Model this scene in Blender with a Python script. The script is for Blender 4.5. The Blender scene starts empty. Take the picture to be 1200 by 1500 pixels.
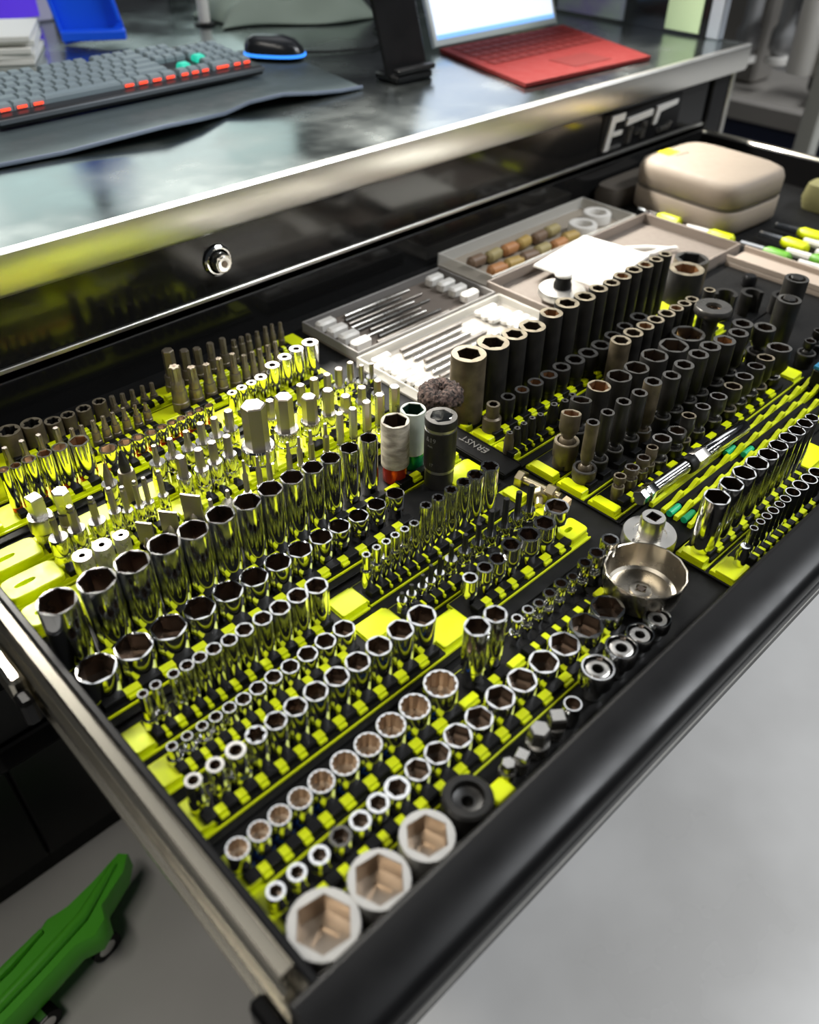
import bpy, bmesh, math, random
from mathutils import Vector, Matrix
random.seed(7)
PI = math.pi
S = bpy.context.scene
COL = S.collection

# ------------------------------------------------------------------ camera
cam_d = bpy.data.cameras.new('camera')
cam = bpy.data.objects.new('camera', cam_d)
COL.objects.link(cam)
S.camera = cam
cam_d.sensor_fit = 'HORIZONTAL'
cam_d.sensor_width = 24.0
cam_d.lens = 1222.335 / 1200.0 * 24.0
cam_d.clip_start = 0.01
PITCH, YAW, ROLL = 0.699133550, 0.773542441, -0.0143407057
fw = Vector((math.sin(YAW) * math.cos(PITCH), math.cos(YAW) * math.cos(PITCH), -math.sin(PITCH)))
rt = Vector((math.cos(YAW), -math.sin(YAW), 0))
dn = fw.cross(rt)
rt2 = rt * math.cos(ROLL) + dn * math.sin(ROLL)
dn2 = -rt * math.sin(ROLL) + dn * math.cos(ROLL)
cam.matrix_world = Matrix(((rt2.x, -dn2.x, -fw.x, 0), (rt2.y, -dn2.y, -fw.y, 0), (rt2.z, -dn2.z, -fw.z, 0.55), (0, 0, 0, 1)))
cam_d.dof.use_dof = True
cam_d.dof.focus_distance = 0.86
cam_d.dof.aperture_fstop = 3.0

# ------------------------------------------------------------------ world, lights, exposure
world = bpy.data.worlds.new('garage_air')
S.world = world
world.use_nodes = True
wb = world.node_tree.nodes['Background']
wb.inputs['Color'].default_value = (0.8, 0.9, 1.0, 1)
wb.inputs['Strength'].default_value = 0.02

def area(name, loc, target, sx, sy, power, color=(1, 1, 1)):
    d = bpy.data.lights.new(name, 'AREA')
    d.shape = 'RECTANGLE'
    d.size = sx
    d.size_y = sy
    d.energy = power
    d.color = color
    o = bpy.data.objects.new(name, d)
    COL.objects.link(o)
    o.location = loc
    dirv = Vector(target) - Vector(loc)
    o.rotation_euler = dirv.to_track_quat('-Z', 'Y').to_euler()
    return o

bar = area('hutch_led_bar', (0.92, 1.12, 0.54), (0.92, 0.71, 0.0), 1.55, 0.03, 10.5, (1.0, 0.96, 0.88))
bar.data.spread = math.radians(92)
area('shop_ceiling_light', (2.7, -0.9, 2.6), (2.7, -0.9, 0), 2.4, 0.3, 125, (0.94, 0.97, 1.0))
area('shop_ceiling_light', (1.6, 2.2, 2.9), (1.6, 2.2, 0), 2.2, 2.2, 16, (0.96, 0.98, 1.0))
area('shop_ceiling_light', (4.7, 1.7, 2.9), (4.7, 1.7, 0), 2.2, 2.2, 16, (0.96, 0.98, 1.0))
area('shop_ceiling_light', (-0.9, 0.6, 2.5), (-0.9, 0.6, 0), 0.3, 2.0, 24, (1.0, 0.95, 0.86))
S.view_settings.view_transform = 'Standard'
S.view_settings.look = 'None'
S.view_settings.gamma = 1
S.view_settings.use_curve_mapping = False
S.view_settings.exposure = 0.25

# ------------------------------------------------------------------ materials
def mat(name, col, metal=0.0, rough=0.5, noise=0.0, nscale=40.0, col2=None, bump=0.0, bscale=200.0,
        emit=None, estr=0.0, trans=0.0, alpha=1.0, coat=0.0, ior=1.45, stretch=None):
    m = bpy.data.materials.new(name)
    m.use_nodes = True
    nt = m.node_tree
    b = nt.nodes['Principled BSDF']
    c = tuple(col) + (1,)
    b.inputs['Base Color'].default_value = c
    b.inputs['Metallic'].default_value = metal
    b.inputs['Roughness'].default_value = rough
    b.inputs['IOR'].default_value = ior
    if trans:
        b.inputs['Transmission Weight'].default_value = trans
    if coat:
        b.inputs['Coat Weight'].default_value = coat
        b.inputs['Coat Roughness'].default_value = 0.08
    if alpha < 1:
        b.inputs['Alpha'].default_value = alpha
    if emit:
        b.inputs['Emission Color'].default_value = tuple(emit) + (1,)
        b.inputs['Emission Strength'].default_value = estr
    tc = None
    if noise or bump or col2:
        tc = nt.nodes.new('ShaderNodeTexCoord')
        src = tc.outputs['Object']
        if stretch:
            mp = nt.nodes.new('ShaderNodeMapping')
            mp.inputs['Scale'].default_value = stretch
            nt.links.new(src, mp.inputs['Vector'])
            src = mp.outputs['Vector']
    if noise or col2:
        n = nt.nodes.new('ShaderNodeTexNoise')
        n.inputs['Scale'].default_value = nscale
        n.inputs['Detail'].default_value = 5
        nt.links.new(src, n.inputs['Vector'])
        if col2:
            rp = nt.nodes.new('ShaderNodeValToRGB')
            rp.color_ramp.elements[0].position = 0.38
            rp.color_ramp.elements[1].position = 0.66
            rp.color_ramp.elements[0].color = c
            rp.color_ramp.elements[1].color = tuple(col2) + (1,)
            nt.links.new(n.outputs['Fac'], rp.inputs['Fac'])
            nt.links.new(rp.outputs['Color'], b.inputs['Base Color'])
        if noise:
            mr = nt.nodes.new('ShaderNodeMapRange')
            mr.inputs['From Min'].default_value = 0.3
            mr.inputs['From Max'].default_value = 0.7
            mr.inputs['To Min'].default_value = max(0.02, rough - noise)
            mr.inputs['To Max'].default_value = min(1, rough + noise)
            nt.links.new(n.outputs['Fac'], mr.inputs['Value'])
            nt.links.new(mr.outputs['Result'], b.inputs['Roughness'])
    if bump:
        n2 = nt.nodes.new('ShaderNodeTexNoise')
        n2.inputs['Scale'].default_value = bscale
        n2.inputs['Detail'].default_value = 4
        nt.links.new(src, n2.inputs['Vector'])
        bp = nt.nodes.new('ShaderNodeBump')
        bp.inputs['Strength'].default_value = bump
        bp.inputs['Distance'].default_value = 0.001
        nt.links.new(n2.outputs['Fac'], bp.inputs['Height'])
        nt.links.new(bp.outputs['Normal'], b.inputs['Normal'])
    return m

CHROME = mat('chrome', (0.80, 0.80, 0.79), 1, 0.09, 0.03, 60)
SATIN = mat('satin_steel', (0.62, 0.60, 0.56), 1, 0.30, 0.06, 80)
BITSTEEL = mat('grey_bit_steel', (0.32, 0.29, 0.26), 1, 0.34, 0.05, 90)
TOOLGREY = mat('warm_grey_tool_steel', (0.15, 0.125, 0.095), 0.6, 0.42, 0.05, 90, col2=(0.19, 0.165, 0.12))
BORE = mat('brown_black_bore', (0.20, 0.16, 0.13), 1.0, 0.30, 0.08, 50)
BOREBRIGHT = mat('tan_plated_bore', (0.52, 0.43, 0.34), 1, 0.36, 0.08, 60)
IMPACT = mat('black_oxide', (0.014, 0.0135, 0.0125), 0.2, 0.42, 0.08, 60, col2=(0.022, 0.020, 0.018))
IMPACTWORN = mat('worn_brown_oxide', (0.085, 0.068, 0.045), 0.45, 0.45, 0.1, 60, col2=(0.15, 0.12, 0.075))
WORNRIM = mat('worn_rim', (0.30, 0.26, 0.19), 0.7, 0.38, 0.1, 90, col2=(0.42, 0.36, 0.26))
DARKRIM = mat('dark_rim', (0.15, 0.145, 0.135), 0.8, 0.32, 0.08, 90)
RUST = mat('rusty_bore', (0.22, 0.10, 0.035), 0.3, 0.6, 0.1, 90, col2=(0.12, 0.06, 0.03))
BLACKPL = mat('black_plastic', (0.004, 0.004, 0.004), 0, 0.5, 0.06, 150, ior=1.27)
YELLOW = mat('hi_vis_yellow_plastic', (0.60, 0.68, 0.002), 0, 0.36, 0.06, 120)
REDBASE = mat('red_anodised', (0.50, 0.035, 0.015), 0.5, 0.25)
GREENBASE = mat('green_anodised', (0.01, 0.32, 0.11), 0.6, 0.22)
BLUERING = mat('blue_ring', (0.02, 0.10, 0.40), 0.4, 0.3)
CREAM = mat('scuffed_cream_sleeve', (0.52, 0.47, 0.38), 0, 0.5, 0.1, 60, col2=(0.22, 0.19, 0.15), stretch=(1, 1, 2.5))
MINT = mat('pale_mint_sleeve', (0.42, 0.46, 0.40), 0, 0.5, 0.1, 60, col2=(0.34, 0.38, 0.33))
ALU = mat('cast_aluminium', (0.66, 0.64, 0.60), 0.9, 0.36, 0.06, 120)
GLOSSBLACK = mat('gloss_black_paint', (0.008, 0.008, 0.008), 0, 0.12, ior=1.42)
SATINBLACK = mat('satin_black_paint', (0.006, 0.006, 0.0065), 0, 0.36, 0.05, 20, ior=1.30)
STAINLESS = mat('brushed_stainless', (0.70, 0.69, 0.65), 1, 0.34, 0.03, 20, stretch=(3, 10, 10))
WORKTOP = mat('worn_stainless_top', (0.34, 0.39, 0.39), 1, 0.22, 0.08, 9, col2=(0.42, 0.46, 0.455))
ZINC = mat('zinc_slide', (0.72, 0.68, 0.58), 1, 0.27)
LINER = mat('taupe_liner', (0.15, 0.125, 0.105), 0, 0.7, 0.1, 90)
TAUPE = mat('taupe_fabric', (0.25, 0.205, 0.16), 0, 0.65, 0.1, 60, bump=0.3, bscale=900)
WHITEPL = mat('white_plastic', (0.66, 0.64, 0.60), 0, 0.4)
CLEARPL = mat('clear_plastic', (0.80, 0.78, 0.72), 0, 0.15, alpha=0.42)
PAPER = mat('white_card', (0.80, 0.79, 0.74), 0, 0.55)
CONCRETE = mat('polished_concrete', (0.50, 0.49, 0.475), 0, 0.34, 0.10, 3, col2=(0.58, 0.57, 0.555), bump=0.05, bscale=60)
LIMEGREEN = mat('bright_green_plastic', (0.10, 0.52, 0.03), 0, 0.4, 0.06, 40)

# ------------------------------------------------------------------ mesh helpers
class MB:
    def __init__(s):
        s.v = []
        s.f = []
        s.mi = []
        s.m = 0
    def face(s, idx):
        s.f.append(tuple(idx))
        s.mi.append(s.m)
    def rings(s, rings, cap0=False, cap1=False):
        n = len(rings[0])
        base = len(s.v)
        for r in rings:
            s.v.extend(r)
        for k in range(len(rings) - 1):
            a = base + k * n
            b = a + n
            for i in range(n):
                j = (i + 1) % n
                s.face((a + i, a + j, b + j, b + i))
        if cap0:
            s.face([base + i for i in range(n)][::-1])
        if cap1:
            s.face([base + (len(rings) - 1) * n + i for i in range(n)])
        return s
    def lathe(s, prof, n=24, shape=None, cap0=True, cap1=True, at=(0, 0, 0)):
        rs = []
        for p in prof:
            r, z = p[0], p[1]
            fn = p[2] if len(p) > 2 else shape
            rs.append([(at[0] + r * (fn(2 * PI * i / n) if fn else 1) * math.cos(2 * PI * i / n),
                        at[1] + r * (fn(2 * PI * i / n) if fn else 1) * math.sin(2 * PI * i / n), at[2] + z) for i in range(n)])
        return s.rings(rs, cap0, cap1)
    def box(s, x0, x1, y0, y1, z0, z1, c=0.0):
        if c <= 0:
            r0 = [(x0, y0), (x1, y0), (x1, y1), (x0, y1)]
            return s.rings([[(x, y, z0) for x, y in r0], [(x, y, z1) for x, y in r0]], True, True)
        c = min(c, (x1 - x0) * .45, (y1 - y0) * .45, (z1 - z0) * .45)
        def sq(d):
            return [(x0 + d, y0), (x1 - d, y0), (x1, y0 + d), (x1, y1 - d), (x1 - d, y1), (x0 + d, y1), (x0, y1 - d), (x0, y0 + d)]
        def sh(d):
            return [(x0 + c, y0 + c), (x1 - c, y0 + c), (x1 - c, y0 + c), (x1 - c, y1 - c), (x1 - c, y1 - c), (x0 + c, y1 - c), (x0 + c, y1 - c), (x0 + c, y0 + c)]
        mid = sq(c)
        ins = [(x0 + c * 1.2, y0 + c), (x1 - c * 1.2, y0 + c), (x1 - c, y0 + c * 1.2), (x1 - c, y1 - c * 1.2), (x1 - c * 1.2, y1 - c), (x0 + c * 1.2, y1 - c), (x0 + c, y1 - c * 1.2), (x0 + c, y0 + c * 1.2)]
        return s.rings([[(x, y, z0) for x, y in ins], [(x, y, z0 + c) for x, y in mid], [(x, y, z1 - c) for x, y in mid], [(x, y, z1) for x, y in ins]], True, True)
    def prism(s, poly, z0, z1):
        return s.rings([[(x, y, z0) for x, y in poly], [(x, y, z1) for x, y in poly]], True, True)
    def extr(s, prof, axis, a0, a1):
        # prof: list of 2-D points in the plane across the axis, extruded along the axis
        if axis == 'x':
            g = lambda p, a: (a, p[0], p[1])
        else:
            g = lambda p, a: (p[0], a, p[1])
        return s.rings([[g(p, a0) for p in prof], [g(p, a1) for p in prof]], True, True)
    def tube(s, pts, r, n=8):
        pts = [Vector(p) for p in pts]
        rs = []
        for i, p in enumerate(pts):
            d = (pts[min(i + 1, len(pts) - 1)] - pts[max(i - 1, 0)]).normalized()
            u = d.cross(Vector((0, 0, 1)))
            if u.length < 1e-4:
                u = Vector((1, 0, 0))
            u.normalize()
            w = u.cross(d)
            rr = r[i] if isinstance(r, (list, tuple)) else r
            rs.append([tuple(p + (u * math.cos(2 * PI * k / n) + w * math.sin(2 * PI * k / n)) * rr) for k in range(n)])
        return s.rings(rs, True, True)
    def mesh(s, name, mats, smooth=True, angle=38):
        me = bpy.data.meshes.new(name)
        me.from_pydata(s.v, [], s.f)
        if not isinstance(mats, (list, tuple)):
            mats = [mats]
        for m in mats:
            me.materials.append(m)
        if len(mats) > 1:
            me.polygons.foreach_set('material_index', s.mi)
        bm = bmesh.new()
        bm.from_mesh(me)
        bmesh.ops.recalc_face_normals(bm, faces=bm.faces)
        bm.to_mesh(me)
        bm.free()
        if smooth:
            me.polygons.foreach_set('use_smooth', [True] * len(me.polygons))
            me.set_sharp_from_angle(angle=math.radians(angle))
        me.update()
        return me

def link(name, me, parent=None, loc=(0, 0, 0), rot=(0, 0, 0)):
    o = bpy.data.objects.new(name, me)
    COL.objects.link(o)
    o.location = loc
    o.rotation_euler = rot
    if parent:
        o.parent = parent
    return o

def empty(name, loc=(0, 0, 0), rot=(0, 0, 0)):
    o = bpy.data.objects.new(name, None)
    o.empty_display_size = 0.01
    COL.objects.link(o)
    o.location = loc
    o.rotation_euler = rot
    return o

def tag(o, label, cat, group=None, kind=None):
    o['label'] = label
    o['category'] = cat
    if group:
        o['group'] = group
    if kind:
        o['kind'] = kind
    return o

def struct(name, me, loc=(0, 0, 0), parent=None):
    o = link(name, me, parent, loc)
    if not parent:
        o['kind'] = 'structure'
    return o

_font_cache = {}
def text_mesh(txt, size, depth, material, name='lettering', shear=0.0, bend=None, bold=0.0):
    cu = bpy.data.curves.new('txt', 'FONT')
    cu.body = txt
    cu.size = size
    cu.extrude = depth
    cu.shear = shear
    cu.offset = bold
    cu.align_x = 'CENTER'
    cu.align_y = 'CENTER'
    cu.resolution_u = 2
    o = bpy.data.objects.new('txt', cu)
    COL.objects.link(o)
    dg = bpy.context.evaluated_depsgraph_get()
    me = bpy.data.meshes.new_from_object(o.evaluated_get(dg))
    bpy.data.objects.remove(o)
    me.name = name
    me.materials.clear()
    me.materials.append(material)
    if bend:
        # wrap on an upright cylinder of radius bend: x becomes the angle, y the height
        for v in me.vertices:
            a = v.co.x / bend
            r = bend + v.co.z
            y = v.co.y
            v.co = (r * math.sin(a), -r * math.cos(a), y)
    return me

# cross-section shapes: radius factor against angle
def f_hex(t):
    t = (t + PI / 6) % (PI / 3) - PI / 6
    return math.cos(PI / 6) / math.cos(t)
def f_bihex(t):
    a = t % (PI / 6)
    return 1.0 if a < 1e-6 or abs(a - PI / 6) < 1e-6 else 0.88
def f_torx(t):
    return 0.86 + 0.14 * math.cos(6 * t)
def f_knurl(t):
    return 1.0 if round(t / (2 * PI) * 24) % 2 else 0.945
def f_square(t):
    t = (t + PI / 4) % (PI / 2) - PI / 4
    return 0.72 / math.cos(t)
ORD = ['first', 'second', 'third', 'fourth', 'fifth', 'sixth', 'seventh', 'eighth', 'ninth', 'tenth', 'eleventh', 'twelfth',
       'thirteenth', 'fourteenth', 'fifteenth', 'sixteenth', 'seventeenth', 'eighteenth']
ROWS = {
'R1': (234, [(115.5,13.3,28),(132.4,13.5,29),(150.7,14.7,27),(168.8,15.9,28),(186.2,15.7,27),(202.5,16.3,30),(220.4,19.0,29),(240.3,19.2,30),(260.2,20.0,30),(281.6,22.1,30),(304.6,22.4,30),(328.0,23.8,34),(353.9,24.5,32),(380.7,24.9,32),(406.8,26.5,33),(436.3,29.0,33),(466.0,29.6,33)]),
'R2': (272, [(113.6,16.4,32),(130.9,16.0,32),(147.6,16.3,32),(165.0,17.5,33),(183.8,19.6,33),(205.0,21.3,33),(227.3,21.4,33),(249.8,22.8,35),(274.0,24.6,35),(301.7,27.7,38)]),
'R2b': (272, [(339.5,21.1,74),(360.8,19.1,72)]),
'R2c': (275, [(394.6,9.6,40),(408.9,10.3,40),(423.7,10.4,37),(437.3,11.4,40),(452.7,12.4,41),(469.5,10.0,38),(479.9,10.5,44),(506.3,0.3,30),(506.6,0.3,45),(521.6,17.2,49)]),
'R3': (326, [(116.8,12.5,45),(134.3,13.2,45),(151.4,15.3,45),(169.0,16.0,46),(186.4,17.0,46),(204.3,18.3,46),(223.4,19.3,47),(243.8,19.9,47),(264.7,20.5,47),(286.8,21.4,48),(310.1,22.4,49),(334.0,24.5,48)]),
'R4': (370, [(124.3,8.4,30),(137.0,8.5,30),(149.9,9.1,30),(161.8,10.2,30),(174.0,10.8,30),(186.7,12.5,29),(200.4,13.7,30),(215.3,14.4,31),(231.5,15.4,30),(249.2,17.3,31),(267.7,18.1,32),(287.5,19.2,32)]),
'R5': (408, [(127.5,8.0,52),(138.3,8.6,53),(153.5,9.2,53),(165.2,10.9,53),(176.6,11.5,53),(189.1,12.7,53),(203.3,13.4,52),(217.7,15.1,53),(235.3,16.3,53),(252.6,17.6,53),(270.9,18.3,54),(290.6,20.4,52)]),
'R8': (466, [(117.7,32.2,38),(150.0,31.2,38),(181.3,30.4,37),(211.0,27.9,38),(239.6,26.8,38),(266.5,25.6,37),(292.4,24.6,38),(316.9,23.4,38),(341.5,22.2,38),(363.6,21.3,38),(387.2,20.1,37),(410.5,19.1,38),(435.1,18.7,38)]),
'R9': (511, [(118.0,31.7,78),(151.7,31.6,78),(182.8,29.6,78),(212.8,28.2,79),(240.9,27.2,78),(268.7,26.1,79),(296.7,25.5,78),(322.1,23.5,79),(346.9,22.6,79),(371.2,21.1,78),(392.8,20.1,78),(416.6,19.1,78),(441.3,18.1,78)]),
'ET': (408, [(419.1,11.2,67),(435.0,11.9,67),(452.2,12.7,67),(469.3,14.1,67),(485.7,16.9,67),(505.9,18.4,67)]),
'ETs': (408, [(346.4,7.8,52),(358.5,7.8,53),(369.9,8.5,53),(380.9,8.5,54),(392.7,8.6,54),(404.7,9.3,54)]),
'R7': (334, [(401.1,14.2,40),(420.2,15.1,40),(436.9,16.5,40),(454.6,18.5,46),(479.8,21.9,43),(505.1,17.8,43),(524.0,19.5,47)]),
'R6t': (366, [(349.8,2.9,33),(362.0,3.6,35),(374.4,3.6,38),(384.3,3.6,43),(396.1,3.6,47),(410.6,4.9,51),(428.1,5.5,53),(445.1,5.6,55),(462.9,6.2,61),(478.1,6.3,64),(498.1,6.4,62),(517.2,6.5,60)]),
'R6r': (366, [(349.8,9.5,25),(361.3,9.6,25),(374.8,9.1,25),(385.0,9.7,25),(396.2,9.8,27),(410.7,12.3,35),(428.6,13.1,34),(446.3,13.3,33),(463.0,13.4,34),(483.2,13.6,32),(501.3,13.8,33),(519.9,14.0,31)]),
'Pcollar': (578, [(166.2,17.8,50),(185.1,18.1,51),(203.7,14.7,51)]),
'Pflat': (578, [(226.5,12.4,52),(251.2,13.9,51),(276.4,16.0,57)]),
'Pcone': (578, [(295.7,18.4,38),(315.4,18.7,38)]),
'Phex': (578, [(337.8,5.3,66),(353.7,5.4,63),(366.0,5.4,63),(391.2,5.5,62),(405.0,5.5,62),(420.1,6.3,63),(439.9,6.4,62),(459.5,7.2,66),(477.9,8.0,64),(497.6,8.8,64),(516.4,9.6,65),(538.6,10.5,66)]),
'Qring': (621, [(163.8,17.8,45),(181.4,16.8,45),(201.2,17.1,43),(219.6,12.6,44),(231.7,11.2,38),(244.3,10.0,36),(254.0,9.1,36),(269.7,11.3,36)]),
'Qtip': (621, [(163.7,6.0,70),(182.4,8.5,71),(200.7,7.4,70),(217.8,6.3,71),(233.2,6.4,66),(244.6,5.1,66),(256.5,5.2,65),(268.9,5.2,65)]),
'Hexring': (621, [(294.6,17.5,46),(313.2,16.1,45),(329.6,16.2,46),(347.9,16.7,48),(381.7,38.2,27)]),
'Hextop': (621, [(294.9,9.2,69),(315.0,8.7,68),(331.0,8.8,69),(348.4,8.2,68),(381.0,24.0,93),(421.0,17.7,84),(453.2,16.0,70),(479.3,11.9,67),(503.7,11.4,49),(528.0,10.0,50),(552.0,8.6,49)]),
'Sdull': (664, [(165.8,25.5,43),(188.4,16.3,34),(237.3,17.4,44),(255.5,17.6,40)]),
'Cring': (664, [(289.1,18.0,43),(307.9,18.2,42)]),
'Ctop': (664, [(290.0,5.5,62),(308.0,6.9,62),(327.0,7.0,62),(344.5,8.5,64),(361.0,8.5,63),(378.9,10.1,64),(431.8,10.5,54),(474.4,10.7,56),(494.0,10.8,56),(512.9,9.4,54),(530.3,9.5,55),(548.0,8.0,56),(564.9,6.4,54),(581.0,4.9,50)]),
'Bdeep': (730, [(165.3,11.2,60),(177.0,11.5,59),(190.4,14.4,60),(206.3,15.0,59),(222.2,16.3,59),(242.1,21.5,57)]),
'Bshal': (730, [(269.1,19.8,34),(288.6,15.4,33),(303.8,14.4,32),(319.3,14.7,31),(332.9,12.0,32),(345.7,11.9,32),(357.8,11.2,32),(369.3,11.4,33),(380.9,11.5,33),(393.5,10.0,33)]),
'H': (735, [(428.3,11.8,33),(441.8,12.7,34),(455.5,12.2,35),(469.4,15.3,37),(487.3,17.9,46),(505.9,17.1,50),(523.7,18.0,54),(544.7,20.7,55)]),
'A2': (777, [(184.1,6.9,52),(201.9,7.0,52),(219.6,7.1,51),(238.4,7.1,51),(253.6,5.8,43),(264.4,5.8,42),(277.8,5.9,42),(289.8,5.9,42),(301.2,5.2,42),(314.3,5.3,42),(328.0,4.6,40),(340.4,4.6,37)]),
'G': (777, [(383.9,13.9,67),(404.8,11.0,58),(424.3,9.5,54),(441.4,8.8,55),(460.4,8.1,54),(476.0,7.4,46),(488.0,6.6,46),(499.0,6.7,46),(511.3,6.7,46),(522.9,5.9,47)]),
'Gring': (777, [(382.7,19.6,37),(404.3,17.6,30),(423.9,16.2,30),(441.1,14.7,29),(460.3,16.5,27)]),
'A': (820, [(204.1,25.0,42),(228.7,23.4,40),(251.0,18.6,33),(268.6,16.0,33),(287.3,16.8,33),(306.6,15.5,34),(322.1,11.7,28),(334.7,10.3,26),(347.0,9.5,26),(360.2,9.6,26),(372.5,8.9,25)]),
'F': (820, [(400.8,14.4,64),(421.5,11.4,56),(438.6,10.7,52),(457.1,9.1,52),(474.8,8.4,52),(490.5,6.8,44),(501.9,6.8,44),(512.1,6.9,44),(525.7,6.0,43),(538.6,6.1,45),(549.3,5.2,45),(562.1,5.3,43),(579.4,5.4,16)]),
'I1': (540, [(615.3,39.8,93),(655.4,37.7,92),(692.8,30.4,89),(724.7,32.5,88),(759.4,28.2,93),(789.1,30.2,96),(825.0,27.0,93),(852.6,23.9,95),(880.2,21.9,94),(903.3,23.7,96),(928.6,22.2,97),(954.8,21.6,96),(980.3,19.1,96),(1002.0,18.4,97)]),
'I2': (505, [(616.2,16.0,46),(641.2,17.0,45),(665.6,17.2,44),(689.9,19.1,44),(714.4,20.9,44),(738.0,22.0,45),(763.9,24.8,45),(790.2,25.1,44),(816.6,25.3,45),(841.2,23.1,49),(864.6,20.8,54),(895.6,24.6,56)]),
'I3': (460, [(599.3,11.1,36),(611.8,11.1,36),(623.1,11.2,37),(636.9,11.3,38),(651.5,11.4,36),(675.1,13.1,39),(695.6,13.0,35),(709.2,13.8,37)]),
'I3t': (468, [(806.5,25.0,68),(831.7,24.5,69),(857.3,22.2,69),(879.6,21.7,70),(904.2,22.1,70),(925.9,19.0,70),(944.9,18.0,70),(962.8,17.3,70),(1006.5,15.4,69)]),
'I4': (412, [(632.0,21.4,71),(668.4,14.0,69),(683.5,15.7,81),(721.8,27.7,78),(754.5,28.3,75),(789.8,32.0,77),(827.9,25.6,76),(857.0,31.7,80),(904.1,46.1,89)]),
'I5': (372, [(618.1,13.7,84),(642.5,14.5,85),(669.9,16.2,86),(699.4,17.2,84),(722.8,19.6,88),(761.8,20.2,80),(785.0,22.7,84),(814.2,23.0,86),(838.7,24.1,87),(872.3,26.2,82),(903.0,10.3,80),(913.6,10.6,90),(979.5,27.3,61)]),
'I6': (331, [(620.2,13.1,38),(641.3,15.4,38),(661.6,11.9,40),(674.0,12.4,46),(692.4,20.7,49),(722.8,20.5,45),(742.1,16.1,55),(770.5,17.2,54),(803.7,19.8,53),(835.3,20.9,53),(859.3,21.2,56),(885.1,20.8,59),(906.3,21.0,62),(939.2,29.4,63)]),
'J1': (229, [(615.8,24.4,74),(640.4,22.5,76),(663.2,22.4,77),(687.7,22.2,76),(710.3,20.0,75),(730.0,18.7,76),(749.5,18.1,76),(767.7,17.3,76),(784.7,16.3,77),(800.1,14.0,77)]),
'J2': (195, [(636.0,7.6,46),(647.7,8.3,47),(659.4,9.6,47),(671.5,11.0,47),(684.3,10.0,47),(695.0,10.9,48),(710.2,14.6,48),(725.8,16.1,48),(746.4,16.7,45),(763.5,16.9,44)]),
'tall': (400, [(1116.9,31.7,42),(1149.6,32.8,56)]),
}

# ================================================================== the setting
mb = MB().box(-5, 8, -5, 6, -0.92, -0.82)
struct('floor', mb.mesh('floor', CONCRETE))
WALLDARK = mat('dark_wall', (0.05, 0.05, 0.055), 0, 0.6, 0.1, 5)
mb = MB().box(-3, 7.6, 3.9, 4.0, -0.82, 3.2)
struct('wall_back', mb.mesh('wall_back', WALLDARK))
mb = MB().box(7.6, 7.7, -4, 3.9, -0.82, 3.2)
struct('wall_right', mb.mesh('wall_right', WALLDARK))

# ================================================================== tool cabinet
CY = 0.90          # face of the cabinet
XL, XR = -0.45, 1.78
cab = empty('tool_cabinet', (0.9, 1.2, -0.82))
tag(cab, 'long gloss black tool cabinet with a key lock and chrome badge under the steel top', 'tool cabinet')
def cpart(name, me, parent=cab, loc=(0, 0, 0), rot=(0, 0, 0)):
    o = link(name, me, parent, loc, rot)
    if parent is cab:
        o.location = Vector(loc) - cab.location
    return o
cpart('fascia', MB().box(XL, 1.70, CY, CY + 0.03, 0.068, 0.150, 0.002).mesh('fascia', GLOSSBLACK))
cpart('fascia_lip', MB().box(XL, 1.70, CY - 0.004, CY + 0.004, 0.062, 0.068, 0.001).mesh('fascia_lip', STAINLESS))
cpart('corner_post', MB().box(1.715, XR, CY - 0.002, CY + 0.06, -0.80, 0.150, 0.004).mesh('corner_post', SATINBLACK))
cpart('corner_trim', MB().box(XR, XR + 0.012, CY - 0.006, CY + 0.012, -0.80, 0.150, 0.003).mesh('corner_trim', STAINLESS))
cpart('side_panel', MB().box(XL, XL + 0.03, CY + 0.031, 1.62, -0.80, 0.150).mesh('side_panel', SATINBLACK))
cpart('side_panel', MB().box(XR - 0.03, XR, CY + 0.061, 1.62, -0.80, 0.150).mesh('side_panel', SATINBLACK))
cpart('back_panel', MB().box(XL, XR, 1.60, 1.63, -0.80, 0.150).mesh('back_panel', SATINBLACK))
cpart('carcass', MB().box(XL + 0.032, XR - 0.032, CY + 0.06, 1.598, -0.79, -0.03).mesh('carcass', SATINBLACK))
cpart('toe_kick', MB().box(XL, XR, CY + 0.005, CY + 0.025, -0.82, -0.776).mesh('toe_kick', BLACKPL))
for k, (z0, z1) in enumerate(((-0.175, -0.035), (-0.325, -0.185), (-0.475, -0.335), (-0.775, -0.485))):
    d = cpart('lower_drawer', MB().box(XL + 0.004, 0.0592, CY - 0.004, CY + 0.02, z0, z1, 0.004).mesh('lower_drawer', SATINBLACK))
    link('drawer_pull', MB().extr([(CY - 0.03, z1 - 0.012), (CY - 0.004, z1 - 0.004), (CY - 0.004, z1 - 0.020), (CY - 0.024, z1 - 0.022)], 'x', XL + 0.004, 0.40).mesh('drawer_pull', SATINBLACK), d)
    d2 = cpart('lower_drawer', MB().box(0.0608, 1.71, CY - 0.004, CY + 0.02, z0, z1, 0.004).mesh('lower_drawer', SATINBLACK))
    link('drawer_pull', MB().extr([(CY - 0.03, z1 - 0.012), (CY - 0.004, z1 - 0.004), (CY - 0.004, z1 - 0.020), (CY - 0.024, z1 - 0.022)], 'x', 0.0608, 1.71).mesh('drawer_pull', SATINBLACK), d2)
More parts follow.
